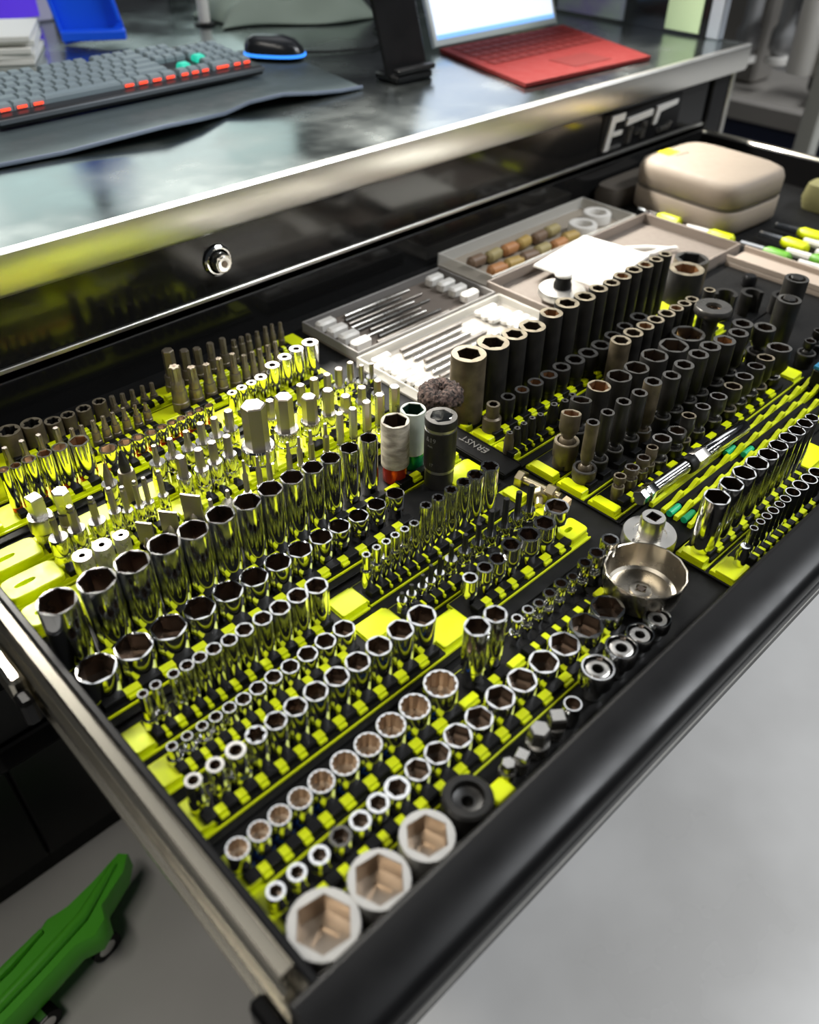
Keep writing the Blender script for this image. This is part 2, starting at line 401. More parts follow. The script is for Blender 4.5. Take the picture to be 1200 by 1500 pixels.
# key lock
lk = cpart('lock', MB().lathe([(0.020, 0), (0.020, 0.003), (0.0175, 0.005), (0.0155, 0.005), (0.0155, 0.002)], 32, cap1=False).mesh('lock', CHROME),
           loc=(0.531, CY, 0.110), rot=(PI / 2, 0, 0))
lc = link('lock_cylinder', MB().lathe([(0.0125, 0.0), (0.0125, 0.014), (0.0115, 0.0155)], 28, shape=f_knurl).mesh('lock_cylinder', SATIN), lk)
link('lock_face', MB().lathe([(0.0095, 0.0155), (0.0090, 0.017), (0.0055, 0.017), (0.005, 0.0162)], 24).mesh('lock_face', CHROME), lk)
link('key_slot', MB().lathe([(0.0042, 0.0163), (0.0042, 0.0170), (0.0026, 0.0172)], 16).mesh('key_slot', BORE), lk)
# badge
BX, BZ = 1.33, 0.0
bd = cpart('badge', MB().box(1.345, 1.60, CY - 0.0025, CY, 0.073, 0.140, 0.001).mesh('badge', SATINBLACK))
def barpoly(pts, m, name='badge_letter'):
    g = MB()
    g.rings([[(x, CY - 0.0065, z) for x, z in pts], [(x, CY - 0.0025, z) for x, z in pts]], True, True)
    link(name, g.mesh(name, m), bd).matrix_parent_inverse = Matrix.Identity(4)
BADGE = mat('badge_satin_chrome', (0.85, 0.83, 0.78), 0.45, 0.35)
x0 = 1.352
barpoly([(x0, 0.078), (x0 + 0.014, 0.078), (x0 + 0.026, 0.124), (x0 + 0.052, 0.124), (x0 + 0.055, 0.136), (x0 + 0.014, 0.136)], BADGE)
barpoly([(x0 + 0.022, 0.100), (x0 + 0.050, 0.100), (x0 + 0.052, 0.107), (x0 + 0.024, 0.107)], BADGE)
barpoly([(x0 + 0.018, 0.078), (x0 + 0.052, 0.078), (x0 + 0.054, 0.085), (x0 + 0.020, 0.085)], CHROME)
x1 = x0 + 0.062
barpoly([(x1, 0.112), (x1 + 0.082, 0.117), (x1 + 0.084, 0.127), (x1 + 0.004, 0.124)], BADGE)
barpoly([(x1 + 0.010, 0.080), (x1 + 0.020, 0.080), (x1 + 0.024, 0.108), (x1 + 0.014, 0.108)], SATIN)
barpoly([(x1 + 0.036, 0.090), (x1 + 0.056, 0.090), (x1 + 0.058, 0.098), (x1 + 0.038, 0.098)], SATIN)
barpoly([(x1 + 0.056, 0.080), (x1 + 0.066, 0.080), (x1 + 0.070, 0.108), (x1 + 0.060, 0.108)], SATIN)
x2 = x1 + 0.090
barpoly([(x2, 0.098), (x2 + 0.012, 0.098), (x2 + 0.020, 0.118), (x2 + 0.075, 0.123), (x2 + 0.078, 0.131), (x2 + 0.008, 0.129)], BADGE)
barpoly([(x2 + 0.020, 0.080), (x2 + 0.060, 0.080), (x2 + 0.070, 0.092), (x2 + 0.062, 0.094), (x2 + 0.056, 0.087), (x2 + 0.022, 0.087)], SATIN)

# worktop
wt = tag(empty('worktop', (0.9, 1.3, 0.15)), 'stainless steel worktop with a folded front edge over the black cabinet', 'worktop')
def wpart(name, me):
    o = link(name, me, wt)
    o.location = -wt.location
    return o
wpart('top_sheet', MB().box(0.02, 1.80, 0.888, 2.2, 0.192, 0.200, 0.001).mesh('top_sheet', WORKTOP))
wpart('front_edge', MB().extr([(0.880, 0.158), (0.880, 0.197), (0.883, 0.2005), (0.889, 0.2005), (0.889, 0.1915), (0.8885, 0.1915), (0.8885, 0.153), (0.884, 0.152)], 'x', 0.02, 1.80).mesh('front_edge', STAINLESS))
wpart('under_frame', MB().box(0.05, 1.78, 0.93, 2.15, 0.151, 0.191).mesh('under_frame', SATINBLACK))

# ================================================================== the open drawer
dr = tag(empty('socket_drawer_box', (0.9, 0.5, -0.06)), 'wide black drawer pulled out and full of sockets', 'drawer')
def dpart(name, me, parent=dr):
    o = link(name, me, parent)
    if parent is dr:
        o.location = -dr.location
    return o
WT = 0.052
dpart('drawer_floor', MB().box(0.096, 1.685, 0.165, 0.90, -0.006, 0.0).mesh('drawer_floor', mat('black_drawer_mat', (0.006, 0.006, 0.006), 0, 0.55, 0.1, 80, ior=1.25)))
dpart('side_wall', MB().box(0.0925, 0.0985, 0.165, 0.898, -0.006, WT, 0.001).mesh('side_wall', SATINBLACK))
dpart('side_wall', MB().box(1.685, 1.690, 0.165, 0.898, -0.006, WT, 0.001).mesh('side_wall', SATINBLACK))
dpart('wall_rail', MB().box(1.690, 1.706, 0.165, 0.898, 0.020, WT + 0.003, 0.002).mesh('wall_rail', ZINC))
dpart('back_wall', MB().box(0.0985, 1.685, 0.884, 0.890, -0.006, 0.058, 0.001).mesh('back_wall', GLOSSBLACK))
# full width front with its rolled pull
prof = [(0.170, -0.075), (0.170, 0.047), (0.168, 0.0515), (0.164, 0.053), (0.132, 0.050), (0.126, 0.046), (0.1235, 0.040), (0.1245, 0.033),
        (0.130, 0.029), (0.136, 0.026), (0.137, 0.020), (0.134, 0.014), (0.128, 0.011), (0.127, 0.004), (0.130, -0.004), (0.141, -0.010), (0.142, -0.075)]
fr = dpart('front_panel', MB().extr(prof, 'x', 0.078, 1.71).mesh('front_panel', SATINBLACK, angle=50))
dpart('pull_insert', MB().extr([(0.1405, -0.012), (0.132, -0.006), (0.1295, 0.002), (0.1285, -0.006), (0.134, -0.014), (0.1405, -0.018)], 'x', 0.080, 1.708).mesh('pull_insert', STAINLESS))
dpart('end_bracket', MB().box(0.066, 0.0785, 0.150, 0.200, -0.06, 0.010, 0.003).mesh('end_bracket', SATINBLACK))
# telescopic slide on the outer left side
sl = dpart('drawer_slide', MB().extr([(0.0925, 0.046), (0.0925, 0.006), (0.085, 0.006), (0.083, 0.010), (0.083, 0.016), (0.0865, 0.018), (0.0865, 0.036), (0.083, 0.040), (0.084, 0.045)], 'y', 0.185, 0.90).mesh('drawer_slide', ZINC))
def spart(name, me):
    link(name, me, sl)
spart('slide_member', MB().extr([(0.0915, 0.0045), (0.0915, -0.024), (0.079, -0.026), (0.0765, -0.022), (0.0765, -0.017), (0.081, -0.015), (0.081, -0.001), (0.0775, 0.001), (0.079, 0.0045)], 'y', 0.175, 0.90).mesh('slide_member', ZINC))
spart('slide_groove', MB().box(0.0875, 0.0915, 0.19, 0.90, 0.0046, 0.0059).mesh('slide_groove', BLACKPL))
spart('slide_latch', MB().box(0.064, 0.0764, 0.515, 0.580, -0.022, 0.018, 0.003).mesh('slide_latch', ZINC))
spart('latch_stop', MB().box(0.062, 0.074, 0.495, 0.514, -0.018, 0.010, 0.003).mesh('latch_stop', SATINBLACK))

# ================================================================== sockets and bits: builders
Z0 = 0.009        # tops of the rails that the tools stand on
_mesh = {}
def cached(key, fn):
    if key not in _mesh:
        _mesh[key] = fn()
    return _mesh[key]

FN = {'hex': f_hex, 'bihex': f_bihex, 'torx': f_torx, 'round': None, 'square': f_square}

def shell_mesh(od, h, hole, wall, prof, body, rim, fnbody=None):
    r = od / 2
    hr = r * wall
    fn = FN[hole]
    g = MB()
    pr = prof if prof else [(r * 0.93, 0), (r, 0.0008), (r, h - 0.0010)]
    rt = pr[-1][0]
    hr = rt * wall
    # outer skin
    g.lathe(pr + [(rt * 0.975, h)], 24, cap1=False)
    g.m = 1
    g.lathe([(rt * 0.975, h), (hr * 1.015, h, fn), (hr, h - 0.0010, fn)], 24, cap0=False, cap1=False)
    return g.mesh('socket_body', [body, rim], angle=32), hr

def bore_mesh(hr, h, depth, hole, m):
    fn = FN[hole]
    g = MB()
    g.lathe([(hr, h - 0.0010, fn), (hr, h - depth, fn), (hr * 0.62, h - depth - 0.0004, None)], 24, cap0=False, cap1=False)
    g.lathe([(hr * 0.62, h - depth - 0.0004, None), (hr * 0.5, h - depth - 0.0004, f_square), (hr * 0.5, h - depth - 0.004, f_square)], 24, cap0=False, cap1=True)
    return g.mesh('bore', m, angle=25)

def socket(name, x, y, z, od, h, hole='hex', wall=0.90, depth=None, body=None, rim=None, bore=None, prof=None, rot=None, tilt=(0, 0)):
    body = body or CHROME
    rim = rim or body
    bore = bore or BORE
    if depth is None:
        depth = min(h * 0.55, od * 0.75)
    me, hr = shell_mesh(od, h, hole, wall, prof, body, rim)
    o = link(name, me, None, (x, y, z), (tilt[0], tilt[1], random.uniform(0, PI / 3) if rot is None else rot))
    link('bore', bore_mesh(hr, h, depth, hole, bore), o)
    return o

def step_prof(od, h, od2, zs):
    # wide foot of diameter od2 up to zs, then the narrower head od
    r, r2 = od / 2, od2 / 2
    return [(r2 * 0.93, 0), (r2, 0.0008), (r2, zs - 0.002), (r2 * 0.96, zs - 0.0006), (r * 1.02, zs + 0.001), (r, zs + 0.003), (r, h - 0.0010)]

def waist_prof(od, h, zs):
    r = od / 2
    return [(r * 0.86, 0), (r * 0.9, 0.0008), (r * 0.9, zs), (r * 0.98, zs + 0.0012), (r, zs + 0.003), (r, h - 0.0010)]

def bit_socket(name, x, y, z, od, hz, bw, tz, kind, body=None, bitm=None, knurl=True, collar=False):
    """chrome holder of diameter od and height hz with a bit of width bw that reaches tz"""
    body = body or CHROME
    bitm = bitm or BITSTEEL
    r = od / 2
    b = bw / 2
    g = MB()
    if collar:
        g.lathe([(r * 0.8, 0), (r * 0.82, hz * 0.45), (r, hz * 0.55), (r, hz - 0.004), (r * 0.9, hz), (b * 1.1, hz)], 24)
    elif knurl:
        g.lathe([(r * 0.94, 0, f_knurl), (r, 0.001, f_knurl), (r, hz * 0.48, f_knurl), (r * 0.93, hz * 0.5), (r, hz * 0.56), (r, hz - 0.002), (r * 0.93, hz), (b * 1.1, hz)], 24)
    else:
        g.lathe([(r * 0.95, 0), (r, 0.001), (r, hz * 0.45), (r * 0.9, hz * 0.48), (r * 0.9, hz - 0.002), (r * 0.82, hz), (b * 1.1, hz)], 24)
    o = link(name, g.mesh('holder', body, angle=28), None, (x, y, z), (0, 0, random.uniform(-0.3, 0.3)))
    g = MB()
    if kind == 'hex':
        g.lathe([(b, hz - 0.004), (b, tz - 0.0012), (b * 0.86, tz)], 24, shape=f_hex)
    elif kind == 'ballhex':
        g.lathe([(b, hz - 0.004), (b, tz - 0.006), (b * 0.74, tz - 0.0045), (b * 0.95, tz - 0.002), (b * 0.6, tz)], 24, shape=f_hex)
    elif kind == 'torx':
        g.lathe([(b * 1.15, hz - 0.004, None), (b * 1.15, hz + (tz - hz) * 0.3, None), (b, hz + (tz - hz) * 0.42, f_torx), (b, tz - 0.0008, f_torx), (b * 0.85, tz, f_torx)], 24)
    elif kind == 'square':
        g.lathe([(b * 1.35, hz - 0.004), (b * 1.35, tz - 0.001), (b * 1.2, tz)], 24, shape=f_square)
    elif kind == 'round':
        g.lathe([(b, hz - 0.004), (b, tz - 0.001), (b * 0.8, tz)], 16)
    elif kind == 'cross':
        def f_cross(t):
            return 0.62 + 0.38 * abs(math.cos(2 * t)) ** 1.5
        g.lathe([(b, hz - 0.004, None), (b, hz + (tz - hz) * 0.35, None), (b * 0.95, hz + (tz - hz) * 0.45, f_cross), (b * 0.3, tz - 0.001, f_cross), (b * 0.12, tz, f_cross)], 24)
    elif kind == 'flat':
        g.box(-b, b, -0.0013, 0.0013, hz - 0.004, tz, 0.0004)
        g.lathe([(min(b, r) * 0.7, hz - 0.004), (min(b, r) * 0.6, hz + 0.006), (0.0015, hz + 0.010)], 16)
    elif kind == 'taper':
        g.lathe([(b, hz - 0.004), (b, hz + (tz - hz) * 0.55), (b * 0.55, hz + (tz - hz) * 0.62), (b * 0.5, tz - 0.0006), (b * 0.4, tz)], 24, shape=f_hex)
    link('bit', g.mesh('bit', bitm, angle=28), o)
    if kind == 'flat':
        o.rotation_euler = (0, 0, random.uniform(-0.95, -0.6))
    return o

def universal(name, x, y, z, cup_od, cup_h, od, h, hole='hex', body=None, rim=None, bore=None, lean=(0, 0), wall=0.8):
    """impact joint: a cup at the foot, a ball joint and a socket that may lean"""
    body = body or IMPACT
    rim = rim or DARKRIM
    t = empty(name, (x, y, z))
    r = cup_od / 2
    g = MB()
    g.lathe([(r * 0.86, 0), (r * 0.9, 0.001), (r * 0.9, cup_h * 0.35), (r, cup_h * 0.45), (r, cup_h - 0.001)], 24, cap1=False)
    g.m = 1
    g.lathe([(r, cup_h - 0.001), (r * 0.96, cup_h), (r * 0.78, cup_h), (r * 0.74, cup_h - 0.001)], 24, cap0=False, cap1=False)
    g.m = 0
    g.lathe([(r * 0.74, cup_h - 0.001), (r * 0.72, cup_h * 0.5)], 24, cap0=False, cap1=True)
    link('base_cup', g.mesh('base_cup', [body, rim]), t)
    g = MB()
    br = min(r * 0.66, od * 0.55)
    g.lathe([(br * math.sin(PI * k / 8), cup_h - br * 0.25 - br * math.cos(PI * k / 8)) for k in range(1, 8)], 20)
    link('ball_joint', g.mesh('ball_joint', body), t)
    zb = cup_h + br * 0.35
    hh = h - zb
    up = od / 2
    prof = [(up * 0.55, 0), (up * 0.62, 0.002), (up * 0.9, min(0.008, hh * 0.3)), (up, min(0.011, hh * 0.4)), (up, hh - 0.0010)]
    me, hr = shell_mesh(od, hh, hole, wall, prof, body, rim)
    u = link('upper_socket', me, t, (0, 0, zb), (lean[0], lean[1], 0))
    link('bore', bore_mesh(hr, hh, min(hh * 0.5, od * 0.8), hole, bore or BORE), u)
    return t

# ================================================================== rails that hold them
def rail(y, x0, x1, half_f, half_b, xs, label, pads=(True, True), lugs=True, dense=False, core=True, keyhole=(False, False)):
    """yellow rail on the drawer floor; xs = tool positions along it"""
    t = tag(empty('socket_rail', ((x0 + x1) / 2, y, 0.004)), label, 'socket rail', 'yellow and black socket rails')
    L = (x1 - x0) / 2
    g = MB()
    g.extr([(-half_f, 0), (-half_f, 0.0022), (-half_f + 0.0011, 0.0024), (-half_f + 0.0013, 0.0008), (-half_f + 0.0036, 0.0008), (-half_f + 0.0038, 0.0044),
            (half_b - 0.001, 0.0044), (half_b, 0.0036), (half_b, 0)], 'x', -L, L)
    link('rail_body', g.mesh('rail_body', YELLOW, smooth=False), t)
    xm = (x0 + x1) / 2
    if core:
        c0, c1 = x0 + 2 * pads[0] + 0.001, x1 - 2 * pads[1] - 0.001
        link('black_insert', MB().box(c0 - xm, c1 - xm, -half_f + 0.0037, half_b - 0.0012, 0.0045, 0.0048).box(c0 - xm, c1 - xm, -half_f + 0.0014, -half_f + 0.0036, 0.0009, 0.0046).mesh('black_insert', BLACKPL, smooth=False), t)
    for i, xx in enumerate(xs):
        lo = xs[i - 1] if i else xx - (xs[1] - xx if len(xs) > 1 else 0.02)
        hi = xs[i + 1] if i + 1 < len(xs) else xx + (xx - lo)
        w = min(hi - xx, xx - lo)
        cw = round(max(0.004, w * (0.42 if dense else 0.30)) * 2000) / 2000
        me = cached(('clip', cw), lambda: MB().box(-cw, cw, -0.0045, 0.0045, 0, 0.0068, 0.0006).mesh('clip', BLACKPL, smooth=False))
        link('clip', me, t, (xx - xm, -half_f + 0.0085, 0.0046))
        if lugs and i + 1 < len(xs):
            lw = round(max(0.0016, ((hi - xx) * (0.12 if dense else 0.23))) * 2000) / 2000
            me2 = cached(('lug', lw), lambda: MB().box(-lw, lw, -0.004, 0.003, 0, 0.0060, 0.0005).box(-lw * 0.8, lw * 0.9, -0.0066, -0.004, 0, 0.0032, 0.0004).mesh('lug', YELLOW, smooth=False))
            link('lug', me2, t, ((xx + hi) / 2 - xm, -half_f + 0.0085, 0.0046))
    def pad(px, w, hy, hole):
        n = 32
        def rr(a, bx, by, e=14 if not hole else 6):
            c, s_ = math.cos(a), math.sin(a)
            return (bx * math.copysign(abs(c) ** (2 / e), c), by * math.copysign(abs(s_) ** (2 / e), s_))
        out = [rr(2 * PI * k / n, w, hy) for k in range(n)]
        inn = [rr(2 * PI * k / n, w * 0.38, hy * 0.20, 2.6) for k in range(n)]
        g = MB()
        if not hole:
            g.rings([[(a, b, 0.0) for a, b in out], [(a, b, 0.0032) for a, b in out], [(a * 0.97, b * 0.96, 0.0036) for a, b in out]], True, True)
        else:
            g.rings([[(a, b, 0.0) for a, b in out], [(a, b, 0.0062) for a, b in out], [(a * 0.95, b * 0.94, 0.0072) for a, b in out],
                 [(a - w * 0.25, b, 0.0072) for a, b in inn], [(a - w * 0.25, b, 0.0) for a, b in inn]])
        link('end_pad', g.mesh('end_pad', YELLOW, angle=30), t, (px - xm, (half_b - half_f) / 2 - 0.001 + 0.0005, 0.0046))
    hy = (half_f + half_b) / 2 - 0.004
    if pads[0]:
        pad(x0 + pads[0], pads[0], hy, keyhole[0])
    if pads[1]:
        pad(x1 - pads[1], pads[1], hy, keyhole[1])
    return t

def base_tray(x0, x1, y0, y1, label, strip=None):
    t = tag(empty('organizer_tray', ((x0 + x1) / 2, (y0 + y1) / 2, 0.0)), label, 'tool tray', 'black base trays under the rails')
    a, b = (x1 - x0) / 2, (y1 - y0) / 2
    g = MB().box(-a, a, -b, b, 0.0003, 0.0036, 0.0006)
    link('tray_plate', g.mesh('tray_plate', BLACKPL, smooth=False), t)
    if strip:
        g = MB().box(-a - 0.030, -a - 0.0005, -b, b, 0.0003, 0.008, 0.001)
        e = link('end_strip', g.mesh('end_strip', BLACKPL, smooth=False), t)
        for yy in (-0.0135, 0.0135):
            g = MB().box(-b, b, -0.0008, 0.0008, 0, 0.0008)
            link('strip_rib', g.mesh('strip_rib', BLACKPL, smooth=False), e, (-a - 0.015 + yy, 0, 0.008), (0, 0, PI / 2))
        link('lettering', text_mesh(strip, 0.0135, 0.0006, mat('grey_lettering', (0.13, 0.125, 0.115), 0, 0.5)), e, (-a - 0.012, -0.004, 0.0084), (0, 0, PI / 2))
    return t

def R(n):
    y, L = ROWS[n]
    return y / 1000, [(a / 1000, b / 1000, max(c, 12) / 1000) for a, b, c in L]

def xs_of(*names):
    out = []
    for n in names:
        out += [a / 1000 for a, b, c in ROWS[n][1]]
    return sorted(out)

# ------------------------------------------------------------------ base trays
LX0, LX1 = 0.102, 0.560
base_tray(LX0, LX1, 0.176, 0.294, 'black base tray nearest the drawer front, left half')
base_tray(LX0, LX1, 0.3005, 0.428, 'black base tray under the three small chrome socket rails')
base_tray(LX0, LX1, 0.4345, 0.538, 'black base tray under the tall chrome deep sockets')
base_tray(LX0, LX1, 0.5505, 0.690, 'black base tray under the brightly lit bit rails')
base_tray(LX0, 0.592, 0.700, 0.845, 'black base tray beside the cabinet face, left half')
RX0, RX1 = 0.5965, 1.24
base_tray(RX0, RX1, 0.4365, 0.563, 'black base tray with lettered end strip under the tall impact sockets', 'ERNST')
base_tray(RX0, RX1, 0.309, 0.4345, 'black base tray under the swivel impact sockets')
base_tray(RX0, 1.10, 0.2475, 0.307, 'black base tray under the notched driver racks')
base_tray(RX0, 1.10, 0.176, 0.2455, 'black base tray in the right front under thin chrome sockets')

# ------------------------------------------------------------------ rails
rail(0.234, 0.104, 0.556, 0.0215, 0.0155, xs_of('R1'), 'yellow rail of the frontmost chrome socket row', (0.007, 0.022))
rail(0.272, 0.104, 0.556, 0.0215, 0.0150, xs_of('R2', 'R2b', 'R2c'), 'yellow rail under the twelve-point chrome sockets', (0.007, 0.012))
rail(0.326, 0.106, 0.384, 0.0200, 0.0150, xs_of('R3'), 'yellow rail with blank end under the medium chrome sockets', (0.006, 0.019))
rail(0.334, 0.386, 0.556, 0.0200, 0.0120, xs_of('R7'), 'yellow rail with keyhole end under the stepped chrome sockets', (0, 0.014), keyhole=(0, 1))
rail(0.370, 0.106, 0.341, 0.0170, 0.0130, xs_of('R4'), 'yellow rail with blank end under the smallest shallow chrome sockets', (0.008, 0.018))
rail(0.366, 0.343, 0.556, 0.0160, 0.0120, xs_of('R6r'), 'rail of black clips under the black-tipped bits', (0, 0.008), dense=True)
rail(0.408, 0.106, 0.335, 0.0170, 0.0140, xs_of('R5'), 'yellow rail with blank end under the slim deep chrome sockets', (0.008, 0.014))
rail(0.408, 0.337, 0.556, 0.0160, 0.0130, xs_of('ET', 'ETs'), 'rail of black clips under the star-hole chrome sockets', (0, 0.008), dense=True)
rail(0.466, 0.102, 0.556, 0.0240, 0.0190, xs_of('R8'), 'yellow rail under the big shallow chrome sockets', (0, 0.022))
rail(0.511, 0.102, 0.556, 0.0220, 0.0180, xs_of('R9') + [0.477, 0.507], 'yellow rail under the tall deep chrome sockets', (0, 0.012))
rail(0.578, 0.104, 0.556, 0.0200, 0.0180, xs_of('Pcollar', 'Pflat', 'Pcone', 'Phex'), 'lit yellow rail under the slim hex bits', (0.024, 0.010), core=False, keyhole=(1, 0))
rail(0.621, 0.104, 0.556, 0.0200, 0.0180, xs_of('Qring') + xs_of('Hextop'), 'lit yellow rail under the thick hex bits', (0.026, 0.010), core=False, keyhole=(1, 0))
rail(0.664, 0.104, 0.556, 0.0200, 0.0180, xs_of('Sdull') + xs_of('Ctop')[:12], 'lit yellow rail farthest of the three bit rails', (0.026, 0.010), core=False, keyhole=(1, 0))
rail(0.730, 0.104, 0.560, 0.0200, 0.0180, xs_of('Bdeep', 'Bshal', 'H'), 'yellow rail under the red-footed chrome sockets', (0.02, 0.01), core=False)
rail(0.777, 0.104, 0.560, 0.0200, 0.0180, xs_of('A2') + xs_of('G'), 'yellow rail under the thin star bits', (0.02, 0.01), core=False)
rail(0.820, 0.104, 0.590, 0.0200, 0.0180, xs_of('A') + xs_of('F')[:-1], 'yellow rail closest to the cabinet face', (0.02, 0.01), core=False)
rail(0.540, 0.5975, 1.04, 0.0220, 0.0200, xs_of('I1'), 'yellow rail under the tall worn impact sockets', (0.0055, 0.012))
rail(0.500, 0.5975, 1.04, 0.0165, 0.0165, xs_of('I2'), 'yellow rail under the short impact sockets', (0.0055, 0.012))
rail(0.462, 0.5975, 1.04, 0.0165, 0.0185, xs_of('I3', 'I3t'), 'yellow rail under the tiny impact sockets', (0.0055, 0.012), dense=True)
I4X = [0.625, 0.657, 0.705, 0.744, 0.779, 0.815, 0.855]
rail(0.412, 0.5975, 1.00, 0.0200, 0.0200, I4X, 'yellow rail under the thick impact swivel', (0.0060, 0.012), lugs=False)
rail(0.372, 0.5975, 1.00, 0.0180, 0.0180, xs_of('I5')[:10], 'yellow rail under the long thin swivel sockets', (0.0060, 0.012), lugs=False)
rail(0.331, 0.5975, 1.00, 0.0180, 0.0180, xs_of('I6'), 'yellow rail under the short swivel sockets', (0.0060, 0.012))
rail(0.229, 0.5975, 0.86, 0.0170, 0.0150, xs_of('J1'), 'yellow rail under the right-hand deep chrome sockets', (0.0055, 0.024))
rail(0.194, 0.5975, 0.86, 0.0150, 0.0140, xs_of('J2'), 'yellow rail under the slim chrome tubes at the drawer front', (0.014, 0.01))

# ------------------------------------------------------------------ left half: chrome rows
y, L = R('R1')
for i, (x, od, z) in enumerate(L):
    h = z - Z0
    if i < 3:
        o = socket('adapter_socket', x, y, Z0, od, h, 'hex', 0.72, prof=step_prof(od * 0.98, h, od * 1.12, h * 0.45))
        lab = 'small flanged chrome socket, %s from the left in the frontmost row' % ORD[i]
    else:
        o = socket('shallow_socket', x, y, Z0, od, h, 'hex', 0.90 if i > 6 else 0.76, rim=DARKRIM if i == 3 else None)
        lab = 'shallow chrome hex socket, %s from the left in the frontmost row' % ORD[i]
    tag(o, lab, 'socket', 'frontmost row of shallow chrome sockets')
y, L = R('R2')
for i, (x, od, z) in enumerate(L):
    o = socket('twelve_point_socket', x, y, Z0, od, z - Z0, 'bihex', 0.90, depth=min(0.018, od * 0.7), bore=BOREBRIGHT)
    g = MB().lathe([(od * 0.5 + 0.0003, 0.001), (od * 0.5 + 0.0003, 0.004)], 24, cap0=False, cap1=False)
    link('blue_ring', g.mesh('blue_ring', BLUERING), o)
    tag(o, 'twelve-point chrome socket with bright bore, %s from the left in its row' % ORD[i], 'socket', 'twelve-point sockets in the second row')
y, L = R('R2b')
for i, (x, od, z) in enumerate(L):
    o = socket('deep_socket', x, y, Z0, od, z - Z0, 'hex', 0.90, prof=waist_prof(od, z - Z0, 0.018))
    tag(o, ['wider', 'narrower'][i] + ' of the two lone deep chrome sockets beside the twelve-point row', 'socket', 'pair of lone deep sockets')
y, L = R('R2c')
L = [a for k, a in enumerate(L) if k != 7]
L[6] = (0.486, 0.0125, 0.044); L[7] = (0.503, 0.0145, 0.045); L[8] = (0.522, 0.0165, 0.049)
for i, (x, od, z) in enumerate(L):
    o = universal('flex_socket', x, y, Z0, od * 1.1 if od < 0.012 else od, 0.014, od, z - Z0, body=CHROME, rim=CHROME, wall=0.78)
    tag(o, 'tiny chrome flex socket, %s from the left of its row by the filter cup' % ORD[i], 'socket', 'tiny chrome flex sockets')
y, L = R('R3')
for i, (x, od, z) in enumerate(L):
    h = z - Z0
    if i < 3:
        o = socket('bit_adapter', x, y, Z0, od, h, 'round', 0.62, rim=SATIN, prof=step_prof(od, h, od * 1.2, h * 0.35))
        lab = 'thick-rimmed chrome adapter, %s from the left in the medium socket row' % ORD[i]
    else:
        o = socket('medium_socket', x, y, Z0, od, h, 'torx' if i == 3 else 'hex', 0.90)
        lab = 'medium-length chrome %ssocket, %s from the left in its row' % ('star ' if i == 3 else 'hex ', ORD[i])
    tag(o, lab, 'socket', 'medium-length chrome sockets')
y, L = R('R4')
for i, (x, od, z) in enumerate(L):
    h = z - Z0
    o = socket('small_socket', x, y, Z0, od, h, 'hex', 0.88, prof=step_prof(od, h, 0.0125, h * 0.45) if od < 0.0115 else None)
    tag(o, 'smallest shallow chrome socket, %s from the left in its row' % ORD[i], 'socket', 'smallest shallow chrome sockets')
y, L = R('R5')
for i, (x, od, z) in enumerate(L):
    h = z - Z0
    o = socket('slim_deep_socket', x, y, Z0, od, h, 'hex', 0.88, prof=step_prof(od, h, 0.0118, h * 0.35) if od < 0.0112 else None)
    tag(o, 'slim deep chrome socket, %s from the left in its row' % ORD[i], 'socket', 'slim deep chrome sockets')
y, L = R('ETs')
for i, (x, od, z) in enumerate(L):
    h = z - Z0
    o = socket('star_socket', x, y, Z0, od, h, 'torx', 0.8, prof=step_prof(od, h, 0.0112, h * 0.62))
    tag(o, 'thin-necked chrome star-hole socket, %s from the left' % ORD[i], 'socket', 'thin-necked star-hole sockets')
y, L = R('ET')
for i, (x, od, z) in enumerate(L):
    h = z - Z0
    o = socket('star_socket', x, y, Z0, od, h, 'torx', 0.84, prof=step_prof(od, h, od * 1.14, h * 0.42) if i < 3 else None)
    tag(o, 'tall chrome star-hole socket, %s from the left behind the black bits' % ORD[i], 'socket', 'tall star-hole sockets')
BLACKBIT = mat('black_bit_steel', (0.012, 0.012, 0.012), 0.2, 0.38)
y, L = R('R6r')
_, T = R('R6t')
for i, ((x, od, z), (tx, bw, tz)) in enumerate(zip(L, T)):
    o = bit_socket('black_bit_socket', x, y, Z0, od, z - Z0, max(bw, 0.0045), tz - Z0, 'hex' if i > 6 else 'torx', CHROME, BLACKBIT)
    tag(o, 'chrome bit holder with black tip, %s from the left in its row' % ORD[i], 'bit socket', 'black-tipped bit sockets')
y, L = R('R7')
L[5] = (0.5030, 0.0215, 0.043)
for i, (x, od, z) in enumerate(L[:6]):
    h = z - Z0
    o = socket('stepped_socket', x, y, Z0, od, h, 'hex', 0.80, prof=[(od * 0.40, 0), (od * 0.42, h * 0.4), (od * 0.53, h * 0.45), (od * 0.53, h * 0.66), (od * 0.5, h * 0.7), (od * 0.5, h - 0.001)])
    tag(o, 'stepped chrome socket, %s from the left in front of the black bits' % ORD[i], 'socket', 'stepped chrome sockets')
o = socket('necked_socket', 0.5285, 0.3400, Z0, 0.024, 0.036, 'hex', 0.86, depth=0.012, prof=[(0.0062, 0), (0.0062, 0.014), (0.010, 0.018), (0.012, 0.020), (0.012, 0.035)])
tag(o, 'wide thin-walled chrome socket on a narrow neck by the loose bolts', 'socket')
y, L = R('R8')
for i, (x, od, z) in enumerate(L):
    h = z - Z0
    o = socket('big_shallow_socket', x, y, Z0, od, h, 'hex', 0.95, depth=0.02, prof=waist_prof(od, h, h * 0.42) if i > 8 else None)
    tag(o, 'big shallow chrome socket, %s from the left before the tall deep row' % ORD[i], 'socket', 'big shallow chrome sockets')
y, L = R('R9')
